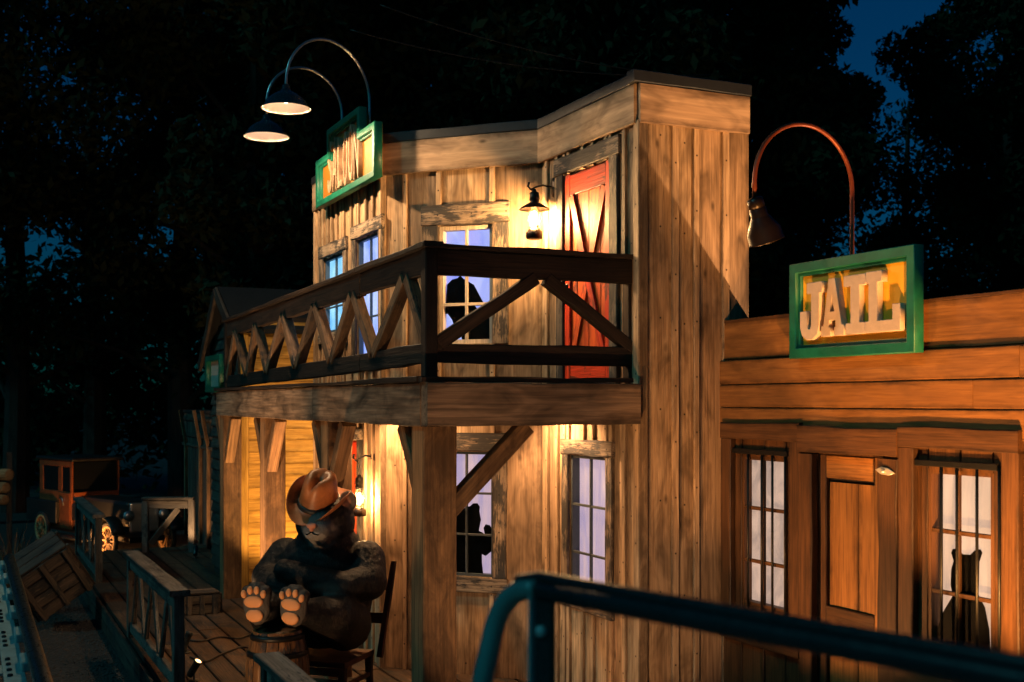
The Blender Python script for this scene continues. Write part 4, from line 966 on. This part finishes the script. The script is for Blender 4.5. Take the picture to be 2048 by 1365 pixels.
    for i in range(2):
        for k in range(nA): fs.append((i*nA+k, i*nA+(k+1) % nA, (i+1)*nA+(k+1) % nA, (i+1)*nA+k))
    hb2 = mesh_obj('hat_band', vs_, fs, 'hatband', h, Hm, smooth=True); s2 = hb2.modifiers.new('s', 'SOLIDIFY'); s2.thickness = .006; s2.offset = 1
bear()
def barrel():
    p = BP + FWD*.72 + SIDE*.0; p.z = 0; H = .63
    t = thing('barrel', 'small oak barrel with dark hoops under the bear paws', 'barrel', p)
    n = 14
    def rad(f): return .165+.052*math.sin(math.pi*f)
    for k in range(n):
        a0, a1 = 2*math.pi*(k+.03)/n, 2*math.pi*(k+.97)/n; vs_, fs = [], []
        for i in range(9):
            f = i/8; r = rad(f)
            for (a, rr) in ((a0, r-.016), (a1, r-.016), (a1, r), ((a0+a1)/2, r+.004), (a0, r)): vs_.append((rr*math.cos(a), rr*math.sin(a), H*f))
        for i in range(8):
            for q in range(5): fs.append((i*5+q, i*5+(q+1) % 5, i*5+5+(q+1) % 5, i*5+5+q))
        fs += [tuple(range(5)), tuple(range(40, 45))]
        mesh_obj('stave', vs_, fs, 'barrel', t, Matrix.Translation(p))
    for f in (.06, .24, .76, .94):
        lathe('hoop', t, 'iron', [(rad(f-.03)+.004, H*(f-.028)), (rad(f-.03)+.009, H*(f-.028)), (rad(f+.03)+.009, H*(f+.028)), (rad(f+.03)+.004, H*(f+.028))], Matrix.Translation(p), 32, False)
    lathe('lid', t, 'barrel', [(.001, H-.012), (.152, H-.012), (.152, H-.03), (.001, H-.03)], Matrix.Translation(p), 24, False)
barrel()
def chair():
    t = thing('chair', 'plain red-brown wooden chair under the bear', 'chair', BP)
    def P(x, y, z): return BM @ Vector((x, y, z))
    board('seat', t, 'chair', P(-.30, .02, .30), P(.30, .02, .30), FWD, .52, .04)
    for x in (-.27, .27):
        board('leg', t, 'chair', P(x, .25, 0), P(x, .25, .28), SIDE, .05, .05); board('leg', t, 'chair', P(x, -.24, 0), P(x, -.20, .28), SIDE, .05, .05)
        board('back_post', t, 'chair', P(x*1.3, -.235, .26), P(x*1.5, -.36, .98), SIDE, .045, .035)
        board('stretcher', t, 'chair', P(x, -.20, .14), P(x, .225, .14), UP, .035, .025)
    board('stretcher', t, 'chair', P(-.245, .25, .17), P(.245, .25, .17), UP, .04, .025); board('apron', t, 'chair', P(-.245, .26, .245), P(.245, .26, .245), UP, .06, .025)
    for z, y in ((.55, -.29), (.80, -.333)): board('back_slat', t, 'chair', P(-.36, y-.005, z), P(.36, y-.005, z), UP, .08, .02)
chair()

# ------------------------------------------------------------------ crates, truck, logs, dry grass on the left
def crate(label, Mw, sx, sy, sz, mat, n):
    t = thing('crate', label, 'crate', Mw.translation)
    box('core', t, 'shadowwall', (-sx/2+.02, -sy/2+.02, .02), (sx/2-.02, sy/2-.02, sz-.02), Mw, 0)
    def P(x, y, z): return Mw @ Vector((x, y, z))
    def Dv(x, y, z): return (Mw.to_3x3() @ Vector((x, y, z)))
    h = sz/n
    for k in range(n):
        z = h*(k+.5)
        for s in (-1, 1):
            board('plank', t, mat, P(-sx/2, s*sy/2, z), P(sx/2, s*sy/2, z), Dv(0, 0, 1), h-.012, .022); board('plank', t, mat, P(s*sx/2, -sy/2+.012, z), P(s*sx/2, sy/2-.012, z), Dv(0, 0, 1), h-.012, .022)
    m = max(2, int(sy/.16))
    for k in range(m):
        y = -sy/2+sy*(k+.5)/m
        for z in (sz+.012,): board('plank', t, mat, P(-sx/2, y, z), P(sx/2, y, z), Dv(0, 1, 0), sy/m-.012, .022)
    for x in (-sx/2+.05, 0, sx/2-.05):
        for s in (-1, 1): board('cleat', t, mat, P(x, s*(sy/2+.023), 0), P(x, s*(sy/2+.023), sz), Dv(1, 0, 0), .06, .022)
    for y in (-sy/2+.06, sy/2-.06):
        for s in (-1, 1): board('cleat', t, mat, P(s*(sx/2+.023), y, 0), P(s*(sx/2+.023), y, sz), Dv(0, 1, 0), .06, .022)
    return t
cm = Matrix.Translation(at(122, 1160, 13.2)+Vector((0, 0, -.17))) @ Matrix.Rotation(R(28), 4, 'Z') @ Matrix.Rotation(R(-33), 4, 'Y') @ Matrix.Rotation(R(16), 4, 'X')
crate('big weathered crate tipped over on the gravel left of the boardwalk', cm, .64, .54, .58, 'oldwood', 4)
sb_ = floor_at(394, 1228); crate('low dark box on the planks in front of the farthest porch post', Matrix.Translation((sb_.x, sb_.y+.1, 0.001)) @ Matrix.Rotation(ANG, 4, 'Z'), .36, .30, .20, 'oldwood', 2)

def truck():
    hub = Vector((-6.40, 18.8, 0.0)); h = Vector((.69, -.72, 0)).normalized(); rt = Vector((h.y, -h.x, 0)); half = .50
    p = hub - rt*half; p.z = GZ
    Mw = Matrix.Identity(4); Mw.col[0][:3] = h; Mw.col[1][:3] = -rt; Mw.col[2][:3] = UP; Mw.col[3][:3] = p      # x ahead, y to its left, z up
    t = thing('truck', 'old rusty orange pickup truck with spoked wheels parked in the dark', 'truck', p)
    def bx(n, m, lo, hi, par=t, bev=.012): return box(n, par, m, lo, hi, Mw, bev)
    w = .50
    Mk = Mw; Mw = Mw @ Matrix.Translation((-.95, 0, 0)) @ Matrix.Diagonal((1, .82, 1, 1))
    # cab with door, windows and roof
    for s, nm in ((-1, 'cab_side'), (1, 'cab_side')):
        y0, y1 = (s*w-.02, s*w+.02)
        bx(nm, 'truck_red', (-1.95, min(y0, y1), .35), (-.62, max(y0, y1), .98))
        for x in (-1.95, -1.16, -.68): bx('pillar', 'truck_red', (x, min(y0, y1)+.002, .975), (x+(.16 if x < -1 else .08), max(y0, y1)-.002, 1.40))
        bx('header', 'truck_red', (-1.95, min(y0, y1), 1.40), (-.60, max(y0, y1), 1.50))
        bx('window_glass', 'dark_glass', (-1.0, s*w-.004, .985), (-.69, s*w+.004, 1.39), bev=0)
        dr = bx('door', 'truck_red', (-1.08, s*w+(.02 if s > 0 else -.034), .38), (-.66, s*w+(.034 if s > 0 else -.02), .96))
        tube('handle', dr, 'steel', [Mw @ Vector((-1.0, s*(w+.05), .86)), Mw @ Vector((-.92, s*(w+.055), .86)), Mw @ Vector((-.88, s*(w+.05), .74))], .012, 6)
        bx('window_glass', 'dark_glass', (-1.88, s*w-.004, .985), (-1.17, s*w+.004, 1.48), bev=0)
    bx('cab_rear', 'truck_dark', (-1.97, -w+.022, .35), (-1.93, w-.022, 1.48)); bx('roof', 'truck_dark', (-2.05, -w-.06, 1.50), (-.50, w+.06, 1.56), bev=.025)
    bx('cowl', 'truck_red', (-.66, -w+.02, .40), (-.56, w-.02, .98)); bx('windscreen', 'dark_glass', (-.64, -w+.03, .985), (-.63, w-.03, 1.48), bev=0)
    Mw = Mk
    bx('bonnet', 'truck_dark', (-1.50, -.26, .50), (.16, .26, .92), bev=.06); bx('radiator', 'steel', (.17, -.25, .42), (.23, .25, .90), bev=.03)
    bx('chassis', 'truck_dark', (-3.2, -.30, .27), (.32, .30, .36)); bx('bed', 'truck_dark', (-3.3, -w, .42), (-2.03, w, .80)); bx('seat', 'hatband', (-1.85, -.42, .5), (-1.3, .42, .80), bev=.04)
    for s in (-1, 1): bx('running_board', 'truck_dark', (-1.9, s*(w+.1)-.10, .25), (-.5, s*(w+.1)+.10, .29))
    for s in (-1, 1):
        lathe('headlight', t, 'steel', [(.001, -.08), (.05, -.06), (.085, .0), (.09, .03), (.001, .035)], Mw @ Matrix.Translation((.27, s*.30, .70)) @ Matrix.Rotation(R(90), 4, 'Y'), 18, False)
        # fender
        vs_, fs = [], []
        for i in range(13):
            a = math.pi*(1.08-.98*i/12); r = .40
            for yy in (s*.40, s*.62): vs_.append((r*math.cos(a), yy, .31+r*math.sin(a)*.95))
        for i in range(12): fs.append((2*i, 2*i+1, 2*i+3, 2*i+2))
        o = mesh_obj('fender', vs_, fs, 'truck_dark', t, Mw, smooth=True); sd = o.modifiers.new('s', 'SOLIDIFY'); sd.thickness = .02
    for x in (0, -2.6):
        for s in (-1, 1):
            X = Mw @ Matrix.Translation((x, s*half, .30)) @ Matrix.Rotation(R(90), 4, 'X')
            wv = lathe('wheel', t, 'spoke', [(.205, -.025), (.245, -.028), (.248, .028), (.205, .025), (.205, -.025)], X, 28, False)
            vs_, fs = [], []
            for i in range(28):
                a = 2*math.pi*i/28
                for j in range(8): b = 2*math.pi*j/8; rr = .272+.028*math.cos(b); vs_.append((rr*math.cos(a), rr*math.sin(a), .034*math.sin(b)))
            for i in range(28):
                for j in range(8): fs.append((i*8+j, i*8+(j+1) % 8, ((i+1) % 28)*8+(j+1) % 8, ((i+1) % 28)*8+j))
            mesh_obj('tyre', vs_, fs, 'rubber', wv, X, smooth=True)
            lathe('hub', wv, 'spoke', [(.001, -.05), (.045, -.045), (.05, 0), (.045, .045), (.001, .05)], X, 16, False)
            for k in range(12):
                a = 2*math.pi*k/12; d = X.to_3x3() @ Vector((math.cos(a), math.sin(a), 0)); c = X.translation
                board('spoke', wv, 'spoke', c+d*.04, c+d*.21, X.to_3x3() @ Vector((0, 0, 1)), .024, .026, .001, 2)
    lp = Mw @ Vector((-.35, -.98, .0)); lp.z = GZ
    spot_fixture('spotlight on the gravel beside the truck, hidden by the tipped crate', lp, Mw @ Vector((-.45, -.5, .42)), 150, 165, (1, .42, .12), .05, 'ground spotlight by the truck')
truck()
def logs():
    p = at(16, 975, 17.5)
    for k, (x, y, r) in enumerate(((19, 950, .085), (12, 976, .08), (10, 1000, .075))):
        c = at(x, y, 17.5); q = c + Vector((-.9, .5, 0)); f = frame(q, c-q, UP); L = (c-q).length
        o = lathe('log', None, 'spoke', [(.001, 0), (r, 0), (r*1.04, L*.4), (r, L), (r*.6, L+.004), (.001, L+.005)], f, 16, False)
        tag(o, ['topmost', 'middle', 'lowest'][k]+' pale log end of the small stack at the left edge of the picture', 'log', 'stacked logs at the left edge')
    t = thing('log_rack', 'dark post rack holding three logs at the left edge of the picture', 'rack', (p.x-.6, p.y+.3, GZ))
    for dx in (-.75, -.25):
        b0 = at(14, 976, 17.5)+Vector((dx, -dx*.55, 0)); b0.z = GZ; board('upright', t, 'oldwood', b0+Vector((.14, .2, 0)), b0+Vector((.14, .2, 1.75)), D2, .08, .08); board('upright', t, 'oldwood', b0+Vector((-.14, -.18, 0)), b0+Vector((-.14, -.18, 1.75)), D2, .08, .08)
        for (yy, r) in ((950, .085), (976, .08), (1000, .075)):
            z = at(14, yy, 17.5).z-r-.018; board('shelf_arm', t, 'oldwood', Vector((b0.x+.14, b0.y+.24, z)), Vector((b0.x-.14, b0.y-.22, z)), UP, .03, .05)
logs()
def grass(label, p, n, h, spread, name='dry_grass_clump'):
    vs_, fs = [], []
    for i in range(n):
        a = random.uniform(0, 2*math.pi); L = h*random.uniform(.6, 1.1); d = Vector((math.cos(a), math.sin(a), 0)); b = Vector((random.gauss(0, .06), random.gauss(0, .06), 0)); s = Vector((-d.y, d.x, 0)); lean = random.uniform(.2, 1)*spread
        for k in range(7):
            f = k/6; c = b + d*(lean*f**1.8) + UP*(L*(f-.28*f**3*lean)); w = .016*(1-f*.85)
            vs_ += [c-s*w, c+s*w, c+d*w*.4+UP*.003]
        o = i*21
        for k in range(6):
            for q in range(3): fs.append((o+k*3+q, o+k*3+(q+1) % 3, o+k*3+3+(q+1) % 3, o+k*3+3+q))
    return tag(mesh_obj(name, [p+v for v in vs_], fs, 'drygrass', None, smooth=True), label, 'plant')
g = floor_at(8, 1230, GZ); grass('dry arching grass clump at the left edge in front of the crate', g+Vector((.1, 0, 0)), 70, 1.15, .75)

# ------------------------------------------------------------------ ride track in the lower left corner
def track():
    z = .92; r0 = floor_at(52, 1240, z); r0.z = 0
    TW = Wall(r0, D1, -D2)
    t = thing('ride_track', 'teal steel ride track with bolted cross ties in the lower left corner', 'track', r0)
    tube('rail', t, 'tube_dark', [TW.pt(u, z, 0) for u in np.arange(-4.5, 3.4, .5)], .042, 16); tube('rail', t, 'tube_dark', [TW.pt(u, z, 1.1) for u in np.arange(-4.5, 3.4, .5)], .042, 16)
    tube('spine', t, 'tube_dark', [TW.pt(u, z-.45, .55) for u in np.arange(-4.5, 3.4, .5)], .11, 16)
    for s, o in ((1, .055), (-1, .945)): TW.rect('side_plate', t, 'track', -4.4, 3.3, z-.062, z-.052, o, o+.10, .003)
    for u in np.arange(-4.2, 3.2, .78):
        tie = TW.rect('tie', t, 'track', u-.10, u+.10, z-.066, z-.054, .156, .944, .003)
        for s, o in ((1, .02), (-1, 1.08)):
            m = frame(TW.pt(u, z-.05, o+s*.045), D1, -D2*s)
            box('tab', tie, 'track', (-.045, -.004, -.13), (.008, .045, .13), m, .008)
            for b in (-.20, -.07, .07, .20): lathe('bolt', tie, 'tube_dark', [(.014, 0), (.014, .010), (.009, .013), (.001, .013)], Matrix.Translation(TW.pt(u+b, z-.0515, o+s*.105)), 8, False)
        board('strut', tie, 'track', TW.pt(u, z-.08, .2), TW.pt(u, z-.42, .48), D1, .06, .05); board('strut', tie, 'track', TW.pt(u, z-.08, .9), TW.pt(u, z-.42, .62), D1, .06, .05)
    for u in (-2.6, 1.4): board('support', t, 'tube_dark', Vector(TW.pt(u, GZ, .55)), TW.pt(u, z-.5, .55), D1, .16, .16)
track()

# ------------------------------------------------------------------ foreground handrail
def handrail():
    a = at(1008, 1166, 2.30); e = at(2110, 1372, 1.52)
    d = (e-a).normalized(); t = thing('handrail', 'out-of-focus blue-grey pipe handrail across the foreground on the right', 'handrail', (a.x, a.y, .78))
    low = at(952, 1420, 2.26)
    dn = (low-a).normalized(); pts = [Vector((low.x-.03, low.y, .78)), low]
    b0 = a + dn*.10; b1 = a + d*.10
    for i in range(9):
        s = i/8; pts.append(b0*(1-s)**2 + a*2*s*(1-s) + b1*s*s)
    tube('corner_pipe', t, 'tube', pts, .0205, 24)
    tube('top_pipe', t, 'tube_dark', [b1.lerp(e+d*.9, k/8) for k in range(9)], .0195, 24)
    tube('upper_grip', t, 'tube_dark', [a+d*.04+UP*.010, a + d*.10+UP*.024] + [(b1.lerp(e+d*.9, k/6))+UP*.022 for k in range(1, 7)], .011, 16)
    pp = a + d*.115; X = Vector((d.x, d.y, 0)).normalized(); n = Vector((X.y, -X.x, 0))
    board('post_plate', t, 'tube_dark', Vector((pp.x, pp.y, .78)), pp-UP*.012, X, .045, .016, .0005); q = pp - X*.026
    board('post_flange', t, 'track', Vector((q.x, q.y, .78))+n*.0, q-UP*.012+n*.0, n, .035, .006, .0005)
    lathe('bolt', t, 'track', [(.011, 0), (.011, .008), (.006, .011), (.001, .012)], frame(pp-UP*.075+n*.0085, n, UP), 10, False)
    for k in (1.25,): s_ = a+d*k; board('post_plate', t, 'tube_dark', Vector((s_.x, s_.y, .78)), s_-UP*.012, X, .05, .02, .0005)
    m0 = a + d*.12; m0.z = 1.60; board('lower_rail', t, 'track', m0, m0+Vector((d.x, d.y, -.12)).normalized()*1.4, UP, .05, .03, .002)
handrail()

# ------------------------------------------------------------------ trees
def leaves_geo(centres, radii, n, size):
    c = np.array(centres); r = np.array(radii); k = rng.integers(0, len(c), n)
    d = rng.normal(size=(n, 3)); d /= np.linalg.norm(d, axis=1)[:, None]; q = d*(rng.random(n)**.45)[:, None]*r[k][:, None]; q[:, 2] *= .75
    p = c[k]+q; a = rng.normal(size=(n, 3)); a /= np.linalg.norm(a, axis=1)[:, None]; b = np.cross(a, rng.normal(size=(n, 3))); b /= np.linalg.norm(b, axis=1)[:, None]
    s = size*(.6+.8*rng.random(n))[:, None]
    v = np.stack([p-a*s, p+b*s*.45, p+a*s, p-b*s*.45], 1).reshape(-1, 3)
    return v
def fast_mesh(name, v, mat):
    me = bpy.data.meshes.new(name); n = len(v)//4; me.vertices.add(len(v)); me.vertices.foreach_set('co', v.astype(np.float32).ravel())
    me.loops.add(n*4); me.loops.foreach_set('vertex_index', np.arange(n*4, dtype=np.int32)); me.polygons.add(n); me.polygons.foreach_set('loop_start', np.arange(0, n*4, 4, dtype=np.int32))
    me.update(calc_edges=True); me.materials.append(M[mat]); return me
def tree_proto(seed, H, spread, nclump, nleaf, size, low=.30):
    rd = random.Random(seed); cs, rs = [], []; limbs = []
    for i in range(nclump):
        f = rd.random(); z = H*(low+(1-low)*f); rr = spread*(math.sin(math.pi*(.15+.8*f)))**.7*rd.uniform(.45, 1); a = rd.uniform(0, 6.283)
        cs.append((rr*math.cos(a), rr*math.sin(a), z)); rs.append(spread*rd.uniform(.20, .36))
        if i % 3 == 0: limbs.append(((0, 0, z*.78-.3), (rr*math.cos(a)*.5, rr*math.sin(a)*.5, z*.9), cs[-1]))
    tv, tf = tube_geo([(0, 0, 0), (.06, .03, H*.25), (-.08, .1, H*.55), (.05, 0, H*.95)], [H*.021, H*.017, H*.012, H*.003], 9)
    tv = [tuple(v) for v in tv]
    for (p, q, r_) in limbs:
        v, f = tube_geo([p, q, r_], [H*.006, H*.004, H*.0015], 5); o = len(tv); tv += [tuple(x) for x in v]; tf += [tuple(i+o for i in ff) for ff in f]
    tm = bpy.data.meshes.new('trunk'); tm.from_pydata(tv, [], tf); tm.materials.append(M['bark'])
    return tm, fast_mesh('crown', leaves_geo(cs, rs, nleaf, size), 'leaf')
protos = [tree_proto(3, 14, 4.2, 50, 42000, .115), tree_proto(9, 15, 3.6, 48, 38000, .11), tree_proto(21, 13, 4.8, 54, 36000, .11), tree_proto(5, 14, 3.8, 34, 5600, .105, .22)]
TREES = [ # x in the picture, depth, prototype, scale, turn, label
 (30, 27, 3, 1.05, 10, 'thin-leaved tree at the left edge letting blue sky through'), (190, 31, 3, 1.1, 80, 'open-branched tree with blue sky gaps in the upper left'), (365, 26, 3, 1.08, 200, 'broad dark tree left of the gooseneck lamps'),
 (520, 24, 0, 1.0, 40, 'dark tree behind the gooseneck lamps'), (720, 27, 1, 1.05, 120, 'dark tree right above the saloon sign'), (900, 24, 0, 1.05, 260, 'dark tree behind the middle of the saloon roof'),
 (1080, 26, 2, 1.12, 300, 'dark tree behind the bend of the saloon roofline'), (1260, 23, 1, 1.1, 20, 'tall dark tree behind the highest corner of the saloon'), (1400, 25, 1, 1.02, 170, 'dark tree behind the saloon right edge'),
 (1560, 26, 1, .76, 75, 'tree left of the open patch of blue sky'), (2010, 27, 1, .86, 230, 'tree right of the open patch of blue sky'), (2400, 22, 1, .95, 140, 'dark tree at the right edge of the picture'), (1815, 30, 2, .82, 15, 'low tree in the gap behind the jail sign'),
 (-120, 24, 0, 1.0, 330, 'dark tree just past the left edge of the picture'), (470, 34, 1, 1.1, 290, 'farther tree between the left-hand trees'), (620, 36, 0, 1.2, 10, 'farther tree behind the lamps'), (1180, 36, 0, 1.25, 55, 'farther tree behind the saloon roof')]
for (x, Y, k, s, rot, lab) in TREES:
    p = at(x, 0, Y); p.z = GZ
    t = bpy.data.objects.new('tree', None); Mw = Matrix.Translation(p) @ Matrix.Rotation(R(rot), 4, 'Z') @ Matrix.Diagonal((s, s, s, 1)); attach(t, None, Mw); tag(t, lab, 'tree', 'trees behind the buildings')
    for nm, me in zip(('trunk', 'crown'), protos[k]): attach(bpy.data.objects.new(nm, me), t, Mw)
def undergrowth():
    cs, rs = [], []
    for x in np.arange(-34, 34, 1.3):
        for q in range(4):
            cs.append((x+random.uniform(-.8, .8), 33+random.uniform(-3, 5)+abs(x)*.05, random.uniform(.3, 5.6))); rs.append(random.uniform(1.3, 2.2))
    o = bpy.data.objects.new('far_woods', fast_mesh('far_woods', leaves_geo(cs, rs, 90000, .16), 'leaf')); attach(o, None, I4); tag(o, 'dark undergrowth of the wood behind the buildings', 'woods', kind='stuff')
undergrowth()
def pebbles():
    ms = []
    for i in range(2600):
        u = random.uniform(-1, 7); o = random.uniform(.1, 1.7); p = deck_edge.O + D1*u - D2*o; r = random.uniform(.006, .018)
        ms.append(Matrix.Translation((p.x, p.y, GZ+r*.3)) @ Matrix.Rotation(random.uniform(0, 6), 4, 'Z') @ Matrix.Diagonal((r*1.3, r, r*.7, 1)))
    me = many('gravel', ms, ICO_V, ICO_F); me.materials.append(M['pebble'])
    tag(attach(bpy.data.objects.new('gravel', me), None, I4), 'loose gravel on the path beside the boardwalk', 'gravel', kind='stuff')
pebbles()
# overhead wires
def wire(label, a, b, sag):
    pts = [Vector(a).lerp(Vector(b), i/24) - UP*(sag*4*(i/24)*(1-i/24)) for i in range(25)]
    tag(tube('overhead_wire', None, 'cable', pts, .007, 6), label, 'wire', 'overhead wires')
wire('thin overhead wire sagging above the saloon roof', at(700, 60, 14), at(1420, 150, 15), .18); wire('second thin overhead wire above the saloon roof', at(760, 10, 15), at(1420, 158, 15.4), .15)
